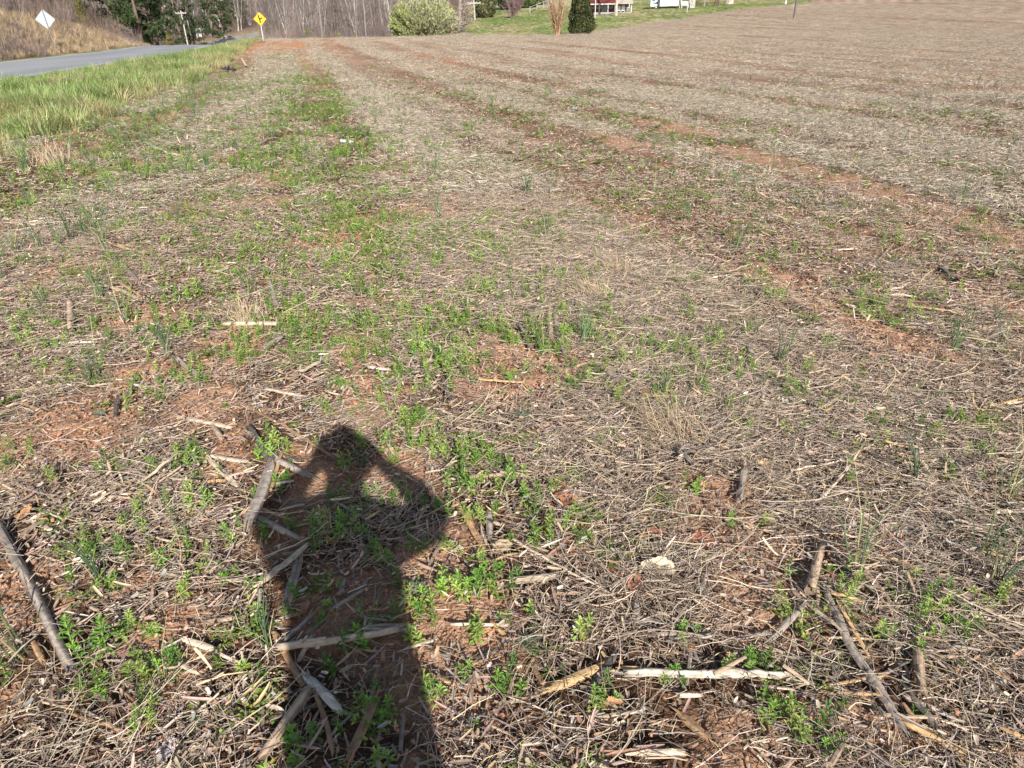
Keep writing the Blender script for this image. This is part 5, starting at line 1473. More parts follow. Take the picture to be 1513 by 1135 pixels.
scatter('distant_weeds', weed_meshes, np.stack([x, y, z], 1), rots(len(x), .1), rng.uniform(1.0, 1.9, len(x)), rng.integers(0, 8, len(x)),
        'green weeds in the strip running up the field', 'weeds')
x, y, z = lay(85, 0.9, 10, lambda x, y: np.clip((.12 + .5 * ss(fbm(x * .9, y * .9, 44, 3), .5, .66)) * (.5 + .5 * ss(rowc(x, y), .5, 2)), 0, 1) * field_mask(x, y) * (1 - bare_mask(x, y) * .7))
xm, ym, zm = lay(13, 10, 24, lambda x, y: (1 - .9 * ss(np.hypot(x, y), 11, 23)) * np.clip(.1 + .8 * ss(fbm(x * .6, y * .6, 44, 3), .45, .64), 0, 1) * field_mask(x, y))
scatter('distant_green_sprigs', fern_m, np.stack([xm, ym, zm + .02], 1), rots(len(xm), .1), rng.uniform(1.0, 1.9, len(xm)), rng.integers(0, 4, len(xm)),
        'thin olive green sprigs sprinkled over the middle field', 'weeds')
scatter('chickweed_cover', fern_m, np.stack([x, y, z + .01], 1), rots(len(x), .1), rng.uniform(.6, 1.3, len(x)), rng.integers(0, 4, len(x)),
        'thin low chickweed sprays threading the straw', 'weeds')

random.seed(6)
OG = 'wild onion tufts in the field'
OL = [(147, 545, 1, 1.3, 'tall blue green wild onion left of the bare soil patches'), (1262, 845, 1, 1.3, 'long wild onion blades beside the dark stalk at right'), (1478, 515, 0, 1.0, 'wild onion tuft at the right edge beside the bare soil'), (1485, 740, 1, 1.3, 'wild onion clump at the right edge above the pale stick'),
      (800, 520, 1, 1.3, 'upright wild onion near the two parallel stalks'), (150, 865, 0, 1.1, 'wild onion tuft left of the leafy weed column'), (30, 980, 1, 1.4, 'wild onion blades by the lower end of the long bent stalk'), (1350, 715, 0, 1.1, 'wild onion tuft right of the forked pale straws'), (60, 370, 2, 1.5, None), (85, 365, 2, 1.5, None), (105, 360, 0, 1.5, None), (125, 350, 2, 1.4, None), (140, 335, 1, 1.5, 'tallest wild onion at the left of the mid field'),
      (40, 250, 2, 2, None), (170, 295, 2, 1.6, None), (305, 250, 2, 1.8, None), (290, 175, 2, 2.2, None), (645, 260, 0, 1.5, None), (780, 290, 2, 1.6, None), (1090, 370, 0, 1.4, None), (1150, 540, 0, 1.2, None), (1445, 830, 1, 1.2, None), (1470, 870, 0, 1.2, None), (980, 590, 0, 1.0, None), (250, 1010, 1, .8, None), (400, 960, 0, 1, None)]
for u, v, k, s, lab in OL:
    x, y, z, d = at(u, v); put_weed(onion_me[k], x, y, s, lab or where(u, v, 'blue green wild onion tuft') or 'blue green wild onion tuft in the straw', 'wild_onion', 'wild onion', OG)
x, y, z = lay(5, 3.2, 26, lambda x, y: (.1 + .9 * np.exp(-((rowc(x, y) + 2.4) / 1.3) ** 2)) * field_mask(x, y))
scatter('wild_onion_blades', onion_me, np.stack([x, y, z], 1), rots(len(x), .1), rng.uniform(.8, 1.5, len(x)), rng.integers(0, 3, len(x)),
        'thin blue green onion blades scattered left of the weed strip', 'wild onion')

GRY = [(.15, .17, .10), (.19, .20, .13), (.12, .14, .085)]
gr = [rosette(441, GRY, 22, .045, .26, .35), rosette(442, GRY, 18, .04, .30, .4)]
gr_me = [m.mesh('grey_rosette', M['leaf']) for m in gr]
for u, v, k, s, lab in ((772, 630, 0, 1.2, 'dark grey green rosette in the straw right of the shadow head'), (574, 577, 1, 1.0, 'bluish grey rosette on the bare path above the shadow'), (545, 590, 0, .7, 'smaller grey rosette left of the bluish one on the bare path'),
                        (619, 884, 1, 1.1, 'dark rosette at the right border of the shadow'), (780, 962, 0, .9, 'grey green rosette right of the lone weed on bare soil'), (430, 690, 0, 1.0, 'silvery rosette left of the shadow head'),
                        (1300, 605, 0, 1.0, 'grey green rosette above the husk shred at right'), (150, 615, 1, .9, 'grey rosette on the left bare soil'), (1355, 660, 1, 1.0, 'brighter rosette by the husk shred at right')):
    x, y, z, d = at(u, v); put_weed(gr_me[k], x, y, s, lab, 'leaf_rosette', 'weed', 'grey green rosettes')
# purple deadnettle
random.seed(8)
mb = fernweed(451, [(.12, .10, .08), (.2, .1, .13), (.12, .14, .06)], 30)
for i in range(14):
    q = np.array([random.gauss(0, .03), random.gauss(0, .03), random.uniform(.01, .035)]); dd = rand_dir(); sd = np.cross(dd, rand_dir()); sd /= np.linalg.norm(sd)
    mb.add([q - dd * .004, q + sd * .003, q + dd * .004, q - sd * .003], [(0, 1, 2, 3)], (.45, .2, .42))
dn = mb.mesh('deadnettle', M['leaf'])
for u, v, s, lab in ((76, 703, 1.2, 'purple tinged deadnettle on the left bare soil'), (1245, 1000, .8, 'small purple flowered deadnettle by the long grey stalk')):
    x, y, z, d = at(u, v); put_weed(dn, x, y, s, lab, 'deadnettle', 'weed', 'deadnettles')

# pale dead grass clumps
def dead_clump(seed, n=130, h=.20, lean=(-.5, .6)):
    random.seed(seed); mb = MB()
    for i in range(n):
        p = np.array([random.gauss(0, .055), random.gauss(0, .055), 0]); d = np.array([lean[0] + random.gauss(0, .3), lean[1] + random.gauss(0, .3), random.uniform(.3, 1.0)]); d /= np.linalg.norm(d)
        L = h * random.uniform(.5, 1.1); q = p + d * L * .5; d2 = d + np.array([0, 0, -.35]) + rand_dir() * .2; e = q + d2 / np.linalg.norm(d2) * L * .5
        mb.tube([p, q, e], [.0011, .001, .0005], 3, jit((.50, .38, .25), .2), cap=False)
    return mb
for i, (u, v, s, lab) in enumerate(((1000, 655, 1.5, 'pale leaning clump of dead grass in the centre right'), (880, 165 + 280, 1.3, 'thin dry grass wisps in the middle of the field'), (920, 410, 1.4, 'yellowish dead grass tuft right of the mid field weeds'), (75, 245, 3.0, 'pale blond dead grass tuft at the verge edge'), (370, 480, 1.3, 'dry grass wisps left of the weed strip'))):
    x, y, z, d = at(u, v); put_weed(dead_clump(461 + i).mesh('dead_grass', M['straw']), x, y, s * .72, lab, 'dead_grass_clump', 'dead grass', None, rz=0.0)

# ------------------------------------------------------------------ verge grass and tan bank grass
def tuft(seed, n, h, cols, r0=.05, lean=.5, w_=.004):
    random.seed(seed); mb = MB()
    for i in range(n):
        a = random.uniform(0, 6.28); rr = r0 * math.sqrt(random.random()); t = random.uniform(.05, lean)
        p = np.array([rr * math.cos(a), rr * math.sin(a), -.01]); L = h * random.uniform(.45, 1.1)
        a2 = a + random.gauss(0, .6); d = np.array([math.cos(a2) * math.sin(t), math.sin(a2) * math.sin(t), math.cos(t)])
        q = p + d * L * .5; d2 = d + np.array([math.cos(a2) * .45, math.sin(a2) * .45, -.15]); e = q + d2 / np.linalg.norm(d2) * L * .5
        sd = np.array([-math.sin(a2), math.cos(a2), 0])
        mb.ribbon([p, q, e], [w_, w_ * .85, w_ * .15], sd, jit(random.choice(cols), .2))
    return mb.mesh('grass_tuft', M['grass'])
GC = [(.15, .29, .055), (.21, .36, .08), (.30, .40, .12), (.46, .43, .24)]
GY = [(.40, .36, .16), (.48, .42, .22), (.30, .31, .10), (.52, .44, .27)]
gt = [tuft(500 + i, 60, .23, GC, .07, .7, .006) for i in range(4)] + [tuft(510 + i, 60, .23, GY, .07, 1.0, .006) for i in range(4)]
def verge_prob(x, y):
    q = road_q(x, y)
    return (1 - field_mask(x, y)) * (q > 3.25) * (y < 110) * (1 - lawn_mask(x, y))
n = 60000
yy = 4 + 106 * rng.random(n) ** 1.5; qq = rng.uniform(3.75, 14.5, n); xx = road_x(yy) + qq
keep = (rng.random(n) < verge_prob(xx, yy)) & (xx / yy > -1.25) & (rng.random(n) < np.where(yy < 40, 1, .55))
xx, yy = xx[keep], yy[keep]
pale = ss(fbm(xx * .55, yy * .55, 15, 3), .46, .64) * .62 + .08
pale = np.clip(pale + .5 * np.exp(-(((rowc(xx, yy) - np.interp(yy, [4, 10, 16, 31, 51], [-5.2, -4.55, -3.75, -3.0, -2.8])) / .9) ** 2)), 0, .95)
ix = np.where(rng.random(len(xx)) < pale, 4, 0) + rng.integers(0, 4, len(xx))
sz = rng.uniform(.4, 1.4, len(xx)) * (.25 + 1.6 * ss(fbm(xx * 1.1, yy * 1.1, 16, 3), .3, .72)) * (0.35 + .65 * ss(road_q(xx, yy), 3.8, 5.4))
scatter('verge_grass', gt, np.stack([xx, yy, HM(xx, yy)], 1), rots(len(xx), .1), sz, ix, 'yellow green roadside grass growing in tufts on the verge', 'grass')
n = 5000
xx, yy = wedge(n, 3.5, 30, -44, 0)
keep = rng.random(n) < np.exp(-((rowc(xx, yy) + 3.3) / .7) ** 2) * .5 + 0
xx, yy = xx[keep], yy[keep]
scatter('verge_edge_grass', gt, np.stack([xx, yy, HM(xx, yy)], 1), rots(len(xx), .2), rng.uniform(.25, .7, len(xx)), rng.integers(0, 8, len(xx)), 'short ragged grass where the verge meets the field', 'grass')
n = 16000
xx, yy = rng.uniform(-12, 60, n), rng.uniform(70, 165, n)
keep = (rng.random(n) < lawn_mask(xx, yy)) & (xx / yy < .6)
xx, yy = xx[keep], yy[keep]
ix = np.where(rng.random(len(xx)) < .15 + .7 * ss(fbm(xx * .16, yy * .09, 19, 4), .36, .66), 4, 0) + rng.integers(0, 4, len(xx))
scatter('lawn_grass', gt, np.stack([xx, yy, HM(xx, yy)], 1), rots(len(xx), .1), np.stack([rng.uniform(1.5, 3, len(xx)), rng.uniform(1.5, 3, len(xx)), rng.uniform(.3, .8, len(xx))], 1), ix, 'short mown lawn grass around the farmhouse', 'grass')
BR = [(.50, .37, .22), (.58, .45, .29), (.42, .29, .17), (.28, .21, .15), (.64, .52, .36)]
bt = [tuft(520 + i, 46, .75, BR, .12, .35, .012) for i in range(5)]
n = 16000
yy = 25 + 105 * rng.random(n); qq = -rng.uniform(4.2, 12.5, n); xx = road_x(yy) + qq
keep = (xx / yy > -1.05) & (rng.random(n) < np.where(yy > 95, .35, .9))
xx, yy = xx[keep], yy[keep]
dk = fbm(xx * .35, yy * .35, 18, 3)
bt += [tuft(530 + i, 40, .6, [(.20, .15, .105), (.26, .20, .14), (.15, .12, .085)], .14, .7, .012) for i in range(3)]
scatter('bank_brush', [t for t in (thick_src[0].mesh('brush_piece', M['twig']), thick_src[2].mesh('brush_piece', M['twig']))], *(lambda bx, by: (np.stack([bx, by, HM(bx, by)], 1), rots(len(bx), .1), np.random.default_rng(4).uniform(.2, .5, len(bx)), np.arange(len(bx)) % 2))(xx[::130], yy[::130]), 'scrubby brown brush growing on the tan bank', 'brush')
scatter('bank_grass', bt, np.stack([xx, yy, HM(xx, yy)], 1), rots(len(xx), .12), rng.uniform(.35, 1.2, len(xx)) * (.4 + .9 * fbm(xx * .5, yy * .5, 17, 3)) * (.6 + .4 * ss(-road_q(xx, yy), 4.2, 6)), np.where(rng.random(len(xx)) < ss(dk, .50, .66) * .7, 5 + rng.integers(0, 3, len(xx)), rng.integers(0, 5, len(xx))),
        'tall tan dead broomsedge covering the bank above the road', 'grass')

# ------------------------------------------------------------------ corn stalks
TONE = {'t': (.42, .30, .205), 'p': (.55, .43, .31), 'b': (.36, .215, .115), 'g': (.30, .245, .20), 'd': (.14, .115, .095), 'o': (.52, .33, .16), 'w': (.60, .51, .40)}
def stalk(pts, wpx, tone, shape, seed, label, group):
    random.seed(seed)
    raw = [at(u, v) for u, v in pts]
    dep = sum(q[3] for q in raw) / len(raw)
    r = max(.0022, wpx * dep / FPX / 2 * .84)
    P0 = np.array([q[:3] for q in raw])
    seg = np.linalg.norm(np.diff(P0[:, :2], axis=0), axis=1); cum = np.concatenate([[0], np.cumsum(seg)]); Ltot = cum[-1]
    n = int(max(7, min(34, Ltot / .022)))
    tt = np.linspace(0, Ltot, n)
    X = np.interp(tt, cum, P0[:, 0]); Y = np.interp(tt, cum, P0[:, 1])
    if len(pts) > 2:
        for _ in range(max(1, n // 5)):
            X[1:-1] = .25 * X[:-2] + .5 * X[1:-1] + .25 * X[2:]; Y[1:-1] = .25 * Y[:-2] + .5 * Y[1:-1] + .25 * Y[2:]
    Zg = HM(X, Y)
    kf = np.polyfit(tt, Zg, 2 if Ltot > .25 else 1); Z = np.maximum(np.polyval(kf, tt), Zg - .3 * r) + r * .75 + .022
    P = np.stack([X, Y, Z], 1)
    c0 = P.mean(0)
    P = P - c0
    base = np.array(TONE[tone])
    name = {'r': 'corn_stalk', 'f': 'split_corn_stalk', 't': 'dry_twig'}[shape]
    mb = MB()
    if shape in 'rt':
        sides = 14 if shape == 'r' else 5
        node = [random.uniform(.03, .1)]
        while node[-1] < Ltot: node.append(node[-1] + random.uniform(.10, .17))
        sw = np.zeros(n)
        for q in node: sw += np.exp(-((tt - q) / .007) ** 2)
        rr = r * (1 + .16 * sw * (shape == 'r')) * np.linspace(1, .88 if shape == 'r' else .5, n)
        sidec = [random.choice((.5, .75, .9, 1.0, 1.1, 1.22)) * random.uniform(.9, 1.1) for _ in range(sides)]
        def cf(i, k):
            f = sidec[k] * (1 - .4 * min(1, sw[i])) * random.uniform(.85, 1.12)
            if i in (0, n - 1): f *= .6
            return tuple(base * f)
        mb.tube(P, rr, sides, cols=cf)
        if shape == 'r':      # ragged, slightly flattened section and torn ends
            V = np.array(mb.v)
            ring = V.reshape(n, sides, 3)
            ring += np.random.default_rng(seed).normal(0, r * .055, (1, sides, 3))
            ax0 = P[0] - P[1]; ax1 = P[-1] - P[-2]
            for k in range(sides):
                ring[0, k] += ax0 / (np.linalg.norm(ax0) + 1e-9) * random.uniform(-.3, 1.6) * r
                ring[-1, k] += ax1 / (np.linalg.norm(ax1) + 1e-9) * random.uniform(-.3, 2.2) * r
            mb.v = [tuple(q) for q in ring.reshape(-1, 3)]
    else:
        # half stalk: an open channel of fibres
        T = np.gradient(P, axis=0); T /= np.linalg.norm(T, axis=1, keepdims=True)
        S_ = np.cross(T, [0, 0, 1.0]); S_ /= np.linalg.norm(S_, axis=1, keepdims=True)
        U_ = np.cross(S_, T)
        tw = random.uniform(-.5, .5) + np.linspace(0, random.uniform(-.6, .6), n)
        m_ = 7; rough = [random.uniform(.8, 1.15) for _ in range(2 * m_)]
        vs_, cs = [], []
        for i in range(n):
            e = 1 - .35 * abs(2 * i / (n - 1) - 1) ** 6
            for k in range(m_):
                a = math.pi * (k / (m_ - 1)) * 1.05 - .08 + tw[i]
                vs_.append(P[i] + (S_[i] * math.cos(a) + U_[i] * (math.sin(a) * .62 - .25)) * r * rough[k] * e)
                cs.append(tuple(base * random.uniform(.72, 1.15) * rough[k]))
            for k in range(m_):
                a = math.pi * (1 - k / (m_ - 1)) * 1.05 - .08 + tw[i]
                vs_.append(P[i] + (S_[i] * math.cos(a) + U_[i] * (math.sin(a) * .62 - .25)) * r * .74 * rough[m_ + k] * e)
                cs.append(tuple(base * random.uniform(.55, .95)))
        m2 = 2 * m_
        for k in range(m2):
            jl = random.uniform(-.03, .02) * min(1, Ltot * 3); jr = random.uniform(-.02, .03) * min(1, Ltot * 3)
            vs_[k] = vs_[k] + T[0] * jl; vs_[(n - 1) * m2 + k] = vs_[(n - 1) * m2 + k] + T[-1] * jr
        fs = [(i * m2 + k, i * m2 + (k + 1) % m2, (i + 1) * m2 + (k + 1) % m2, (i + 1) * m2 + k) for i in range(n - 1) for k in range(m2)]
        fs += [tuple(range(m2))[::-1], tuple((n - 1) * m2 + k for k in range(m2))]
        mb.add(vs_, fs, cs)
    o = mb.build(name, M['stalk'], None, tuple(c0))
    if shape == 'r': o.data.polygons.foreach_set('use_smooth', np.array([len(p.vertices) == 4 for p in o.data.polygons]))
    tag(o, label, 'corn stalk' if shape != 't' else 'twig', group)
    if wpx >= 6 and Ltot > .06 and shape != 't':
        for e in ((0, -1) if random.random() < .6 else (random.choice((0, -1)),)):
            ax = P[0] - P[1] if e == 0 else P[-1] - P[-2]
            ax = ax / np.linalg.norm(ax)
            mb2 = MB()
            for i in range(9):
                q = P[e] - ax * .01 + rand_dir() * r * .6; L = random.uniform(1.0, 4.5) * r
                sd = np.cross(ax, rand_dir()); sd /= np.linalg.norm(sd)
                d = ax + rand_dir() * .28; q[2] = max(q[2], -r * .5)
                mb2.ribbon([q, q + d * L * .6, q + d * L + np.array([0, 0, -.2 * r])], [r * .3, r * .22, r * .06], sd, jit(tuple(base * 1.1), .2))
            mb2.build('torn_fibres', M['husk'], o)
        if wpx >= 11 and shape == 'r' and Ltot > .15:
            i0 = random.randint(1, n // 2); i1 = min(n - 1, i0 + max(3, n // 3)); mb3 = MB()
            T = np.gradient(P, axis=0); T /= np.linalg.norm(T, axis=1, keepdims=True)
            S_ = np.cross(T, [0, 0, 1.0]); U_ = np.cross(S_, T)
            a0 = random.uniform(.2, 1.4); vs_ = []; kk_ = 5
            for i in range(i0, i1):
                for k in range(kk_):
                    a = a0 + k * .36; lift = 1.12 + .25 * (i - i0) / (i1 - i0) * random.uniform(.6, 1.2)
                    vs_.append(P[i] + (S_[i] * math.cos(a) + U_[i] * math.sin(a)) * r * lift)
            m_ = i1 - i0
            mb3.add(vs_, [(i * kk_ + k, i * kk_ + k + 1, (i + 1) * kk_ + k + 1, (i + 1) * kk_ + k) for i in range(m_ - 1) for k in range(kk_ - 1)], [jit(tuple(base * 1.15), .15) for _ in vs_])
            mb3.build('dry_sheath', M['husk'], o)
    return o

SG = 'broken corn stalks lying in the field'
SLAB = {'r': 'short round piece of dry corn stalk lying in the straw', 'f': 'thin split strip of dry corn stalk lying in the straw', 't': 'thin bare twig lying in the straw'}
TN = {'t': 'tan', 'p': 'pale', 'b': 'brown', 'g': 'grey', 'd': 'dark', 'o': 'orange tan', 'w': 'whitish'}
def slabel(pts, tone, shape):
    u = sum(q[0] for q in pts) / len(pts); v = sum(q[1] for q in pts) / len(pts)
    return where(u, v, TN[tone] + {'r': ' round stalk piece', 'f': ' split stalk strip', 't': ' thin twig'}[shape]) or SLAB[shape]
for i, (pts, wpx, tone, shape, lab) in enumerate(S_LIST):
    stalk(pts, wpx, tone, shape, 1000 + i, lab or slabel(pts, tone, shape), SG if shape != 't' else 'twigs in the field')
# smaller fragments lying all over the near and middle field
rs = random.Random(77)
cnt = 0
while cnt < 132:
    u = rs.uniform(10, 1500) if cnt % 3 else rs.uniform(850, 1500); v = (560 + 560 * rs.random()) if cnt % 4 else (150 + 420 * rs.random())
    x, y, z, d = at(u, v)
    if float(field_mask(np.array([x]), np.array([y]))[0]) < .8: continue
    L = rs.uniform(.05, .17) * FPX / d; a = rs.uniform(-.6, .6) + (math.pi if rs.random() < .5 else 0)
    if rs.random() < .3: a += rs.uniform(-1, 1)
    du, dv = L * math.cos(a), L * math.sin(a) * .6
    wpx = rs.uniform(.006, .016) * FPX / d
    tone = rs.choice('ttppgbod'); shp = rs.choice('fffr')
    if not (0 < u + du < PW and 100 < v + dv < PH): continue
    stalk([(u, v), (u + du * .5, v + dv * .5 + rs.uniform(-1, 1)), (u + du, v + dv)], wpx, tone, shp, 3000 + cnt, slabel([(u, v), (u + du, v + dv)], tone, shp), SG)
    cnt += 1

# ------------------------------------------------------------------ fallen leaves, cobs, litter
def lobed_leaf(seed, L, W, col, lobes=4, curl=.35):
    random.seed(seed); mb = MB(); n = 22
    ca, cb_ = random.uniform(-curl, curl), random.uniform(.1, curl)
    vs_, cs = [], []
    for i in range(n + 1):
        t = i / n
        env = math.sin(math.pi * min(1, t * .92 + .04)) ** .7 * (.65 + .5 * t)
        lob = (1 if lobes == 0 else .5 + .5 * abs(math.sin(math.pi * lobes * t + .4)) ** .7)
        wv = W / 2 * env * lob * (1 - ss(t, .93, 1.0) * .9) + .0015
        z0 = cb_ * L * (t - .5) ** 2
        for sgn, f in ((-1, 1.0), (-1, .5), (0, 0), (1, .5), (1, 1.0)):
            yy_ = sgn * f * wv
            z_ = z0 + (yy_ / W) ** 2 * L * .55 * (1 + ca * 2) + random.gauss(0, .0012)
            vs_.append((L * (t - .5), yy_ * (1 + .15 * random.uniform(-1, 1) * (f == 1)), z_))
            cs.append(jit(tuple(q * (.72 if sgn == 0 else 1) for q in col), .12))
    fs = [(i * 5 + k, i * 5 + k + 1, (i + 1) * 5 + k + 1, (i + 1) * 5 + k) for i in range(n) for k in range(4)]
    mb.add(vs_, fs, cs)
    st = MB(); st.tube([(-L * .5, 0, cb_ * L * .25), (-L * .62, .004, cb_ * L * .3), (-L * .74, -.004, cb_ * L * .2)], [.0013, .0011, .0012], 5, tuple(q * .6 for q in col))
    return mb, st
RBR = (.30, .105, .055); TAN = (.56, .39, .23); CRM = (.56, .46, .32); DBR = (.20, .085, .05)
LEAVES = [(827, 733, 32, 26, RBR, 4, 'reddish brown oak leaf nearest the tall weed clump'), (838, 748, 26, 20, (.36, .13, .05), 3, 'orange brown leaf tucked under the reddish oak leaf'), (855, 769, 22, 22, DBR, 3, 'dark red brown leaf piece below the reddish oak leaf'),
          (948, 797, 28, 26, RBR, 4, 'left red brown oak leaf of the pair above the cream leaf'), (966, 793, 34, 24, (.27, .10, .06), 4, 'right red brown oak leaf of the pair above the cream leaf'),
          (972, 846, 44, 20, CRM, 0, 'large cream oval leaf with curled edges in the lower centre'), (912, 843, 34, 22, RBR, 4, 'red brown oak leaf left of the cream oval leaf'), (937, 867, 28, 24, (.26, .09, .055), 3, 'curled red leaf below the cream oval leaf'),
          (741, 823, 30, 22, TAN, 3, 'tan leaf piece at the sunny border of the shadow'), (1037, 804, 30, 28, RBR, 4, 'red oak leaf right of the oak leaf pair'), (1312, 805, 42, 22, (.30, .11, .07), 4, 'red brown leaf above the corn cobs at right'),
          (1230, 861, 18, 16, (.60, .30, .15), 0, 'small orange curled leaf beside the dark stalk'), (1488, 888, 30, 16, TAN, 3, 'tan leaf with pointed lobes at the right edge'), (1186, 735, 22, 16, (.50, .28, .14), 3, 'orange tan leaf near the grey stub'),
          (1126, 692, 22, 16, TAN, 2, 'pale tan leaf left of the orange tan leaf'), (180, 724, 26, 20, TAN, 0, 'tan round dead leaf left of the full weed clump'), (40, 768, 26, 16, (.48, .26, .13), 2, 'orange tan curled leaf at the left edge'),
          (775, 315, 14, 10, (.48, .24, .12), 0, 'small rusty leaf in the upper middle of the field'), (320, 872, 24, 14, (.46, .25, .13), 2, 'rusty curled leaf on the soil left of the shadow'), (1330, 560 + 10, 14, 10, (.55, .25, .12), 0, 'small orange leaf on soil at the right'),
          (905, 1060, 26, 16, (.42, .22, .11), 0, 'folded brown leaf below the orange brown stalk slab'), (240, 350, 12, 9, (.45, .2, .1), 2, 'small red leaf left of mid field')]
for i, (u, v, lpx, wpx, col, lob, lab) in enumerate(LEAVES):
    x, y, z, d = at(u, v); kx = d / FPX * 1.15
    mb, st = lobed_leaf(700 + i, lpx * kx, wpx * kx * 1.2, col, lob)
    o = empty('fallen_leaf', (x, y, z + .016 + .004 * (i % 3)), random.uniform(0, 6.28)); o.rotation_euler = (random.uniform(-.3, .3), random.uniform(-.3, .3), random.uniform(0, 6.28)) if col is not CRM else (.35, 0, -.35)
    tag(o, lab, 'leaf', 'fallen dry leaves')
    smooth(mb.build('blade', M['dry_leaf'], o)); st.build('stalk', M['dry_leaf'], o)

def cob(u, v, lpx, wpx, ang, col, lab, seed):
    random.seed(seed)
    x, y, z, d = at(u, v); L = lpx * d / FPX * 1.1; r = wpx * d / FPX / 2
    n, sd = 26, 16; mb = MB()
    def prof(i): t = i / n; return r * (.55 + .45 * min(1, t * 5)) * (1 - .35 * max(0, t - .45) ** 1.2 / .55 ** 1.2)
    vs_, cs = [], []
    for i in range(n + 1):
        for k in range(sd):
            a = 2 * math.pi * k / sd; pit = ((i + k) % 2)
            rr = prof(i) * (1 if pit else .82); cc = tuple(q * (1.15 if pit else .55) for q in col)
            vs_.append((L * (i / n - .5), rr * math.cos(a), rr * math.sin(a))); cs.append(jit(cc, .12))
    fs = [(i * sd + k, i * sd + (k + 1) % sd, (i + 1) * sd + (k + 1) % sd, (i + 1) * sd + k) for i in range(n) for k in range(sd)] + [tuple(range(sd))[::-1], tuple(n * sd + k for k in range(sd))]
    mb.add(vs_, fs, cs)
    o = empty('corn_cob', (x, y, z + r * .7 + .012), ang); tag(o, lab, 'corn cob', 'corn cobs')
    mb.build('core', M['stalk'], o)
    h = MB()
    for i in range(6):
        a = random.uniform(0, 6.28); s0 = np.array([-L * .5, prof(0) * .8 * math.cos(a), prof(0) * .8 * math.sin(a)]); d_ = np.array([-1, .5 * math.cos(a), .5 * math.sin(a) * .4])
        h.ribbon([s0, s0 + d_ * r * .6, s0 + d_ * r * 1.3], [r * .5, r * .45, r * .1], np.array([0, -math.sin(a), math.cos(a)]), jit((.5, .36, .2), .2))
    h.build('husk_base', M['husk'], o)
cob(1281, 931, 34, 17, -.5, (.46, .26, .14), 'corn cob beside the longest grey split stalk', 1)
cob(1341, 843, 28, 13, -.9, (.48, .28, .16), 'corn cob above the others, right of the long onion blades', 2)
cob(1136, 1095, 34, 13, 1.5, (.40, .22, .12), 'corn cob near the bottom edge left of the lush weed clump', 3)
cob(1487, 1122, 30, 16, -.3, (.40, .23, .12), 'corn cob in the bottom right corner', 4)
cob(449, 903, 22, 15, 1.3, (.36, .22, .14), 'corn cob piece in the left part of the shadow', 5)

# scraps of litter
random.seed(9)
def crumple(seed, L, W, col, mat, name, lab, cat, u, v, amp=.35, lift=.015):
    random.seed(seed); n, m_ = 8, 6; mb = MB(); vs_ = []
    for i in range(n + 1):
        for j in range(m_ + 1):
            vs_.append((L * (i / n - .5) + random.gauss(0, L * .04), W * (j / m_ - .5) + random.gauss(0, W * .05), abs(random.gauss(0, 1)) * amp * W * .45))
    mb.add(vs_, [(i * (m_ + 1) + j, i * (m_ + 1) + j + 1, (i + 1) * (m_ + 1) + j + 1, (i + 1) * (m_ + 1) + j) for i in range(n) for j in range(m_)], [jit(col, .08) for _ in vs_])
    x, y, z, d = at(u, v)
    o = mb.build(name, mat, None, (x, y, z + lift)); o.rotation_euler = (random.uniform(-.2, .2), random.uniform(-.2, .2), random.uniform(0, 6)); tag(o, lab, cat)
    return o
crumple(11, .055, .035, (.72, .62, .66), M['plastic'], 'plastic_scrap', 'crumpled pinkish white plastic scrap near the bottom left', 'litter', 250, 1113)
crumple(12, .55, .28, (.02, .02, .025), M['rubber'], 'black_plastic_sheet', 'crumpled black plastic litter at the edge of the verge', 'litter', 338, 106, .5, .03)
crumple(13, .16, .08, (.10, .32, .24), M['plastic'], 'plastic_scrap', 'small green plastic scrap in the right of the field', 'litter', 1065, 215, .4)
# crushed bottle
x, y, z, d = at(513, 213)
o = empty('plastic_bottle', (x, y, z + .045), R(-25)); tag(o, 'clear crushed plastic bottle lying in the weedy strip', 'bottle')
mb = MB(); xs = np.linspace(-.11, .11, 16)
mb.tube([(q, .006 * math.sin(q * 60), 0) for q in xs], [.012 + .022 * float(ss(q, .11, .05) if False else 1 - ss(q, .05, .1)) * (1 + .12 * math.sin(q * 130)) for q in xs], 12, (.8, .85, .88))
b_ = mb.build('body', M['clear'], o); b_.scale = (1, 1, .72)
mb = MB(); mb.tube([(.11, 0, 0), (.128, 0, 0)], [.0145, .0145], 12, (.75, .75, .78)); mb.build('cap', M['paint'], o)
mb = MB(); mb.tube([(-.04, 0, 0), (.03, 0, 0)], [.0355, .0355], 12, (.45, .50, .55), cap=False); l_ = mb.build('label_band', M['paint'], o); l_.scale = (1, 1, .74)
# small glass jar shard in the field
x, y, z, d = at(848, 163)
o = empty('glass_jar', (x, y, z + .035), .4); o.rotation_euler = (1.35, .2, .6); o.scale = (.62, .62, .62); tag(o, 'small clear jar glinting left of the green patch', 'jar')
mb = MB(); mb.tube([(0, 0, -.05), (0, 0, -.045), (0, 0, .05), (0, 0, .065), (0, 0, .09)], [.035, .045, .045, .034, .034], 12, (.8, .85, .88)); mb.build('body', M['clear'], o)
mb = MB(); mb.tube([(0, 0, .085), (0, 0, .10)], [.037, .037], 12, (.25, .25, .25)); mb.build('lid', M['metal'], o)
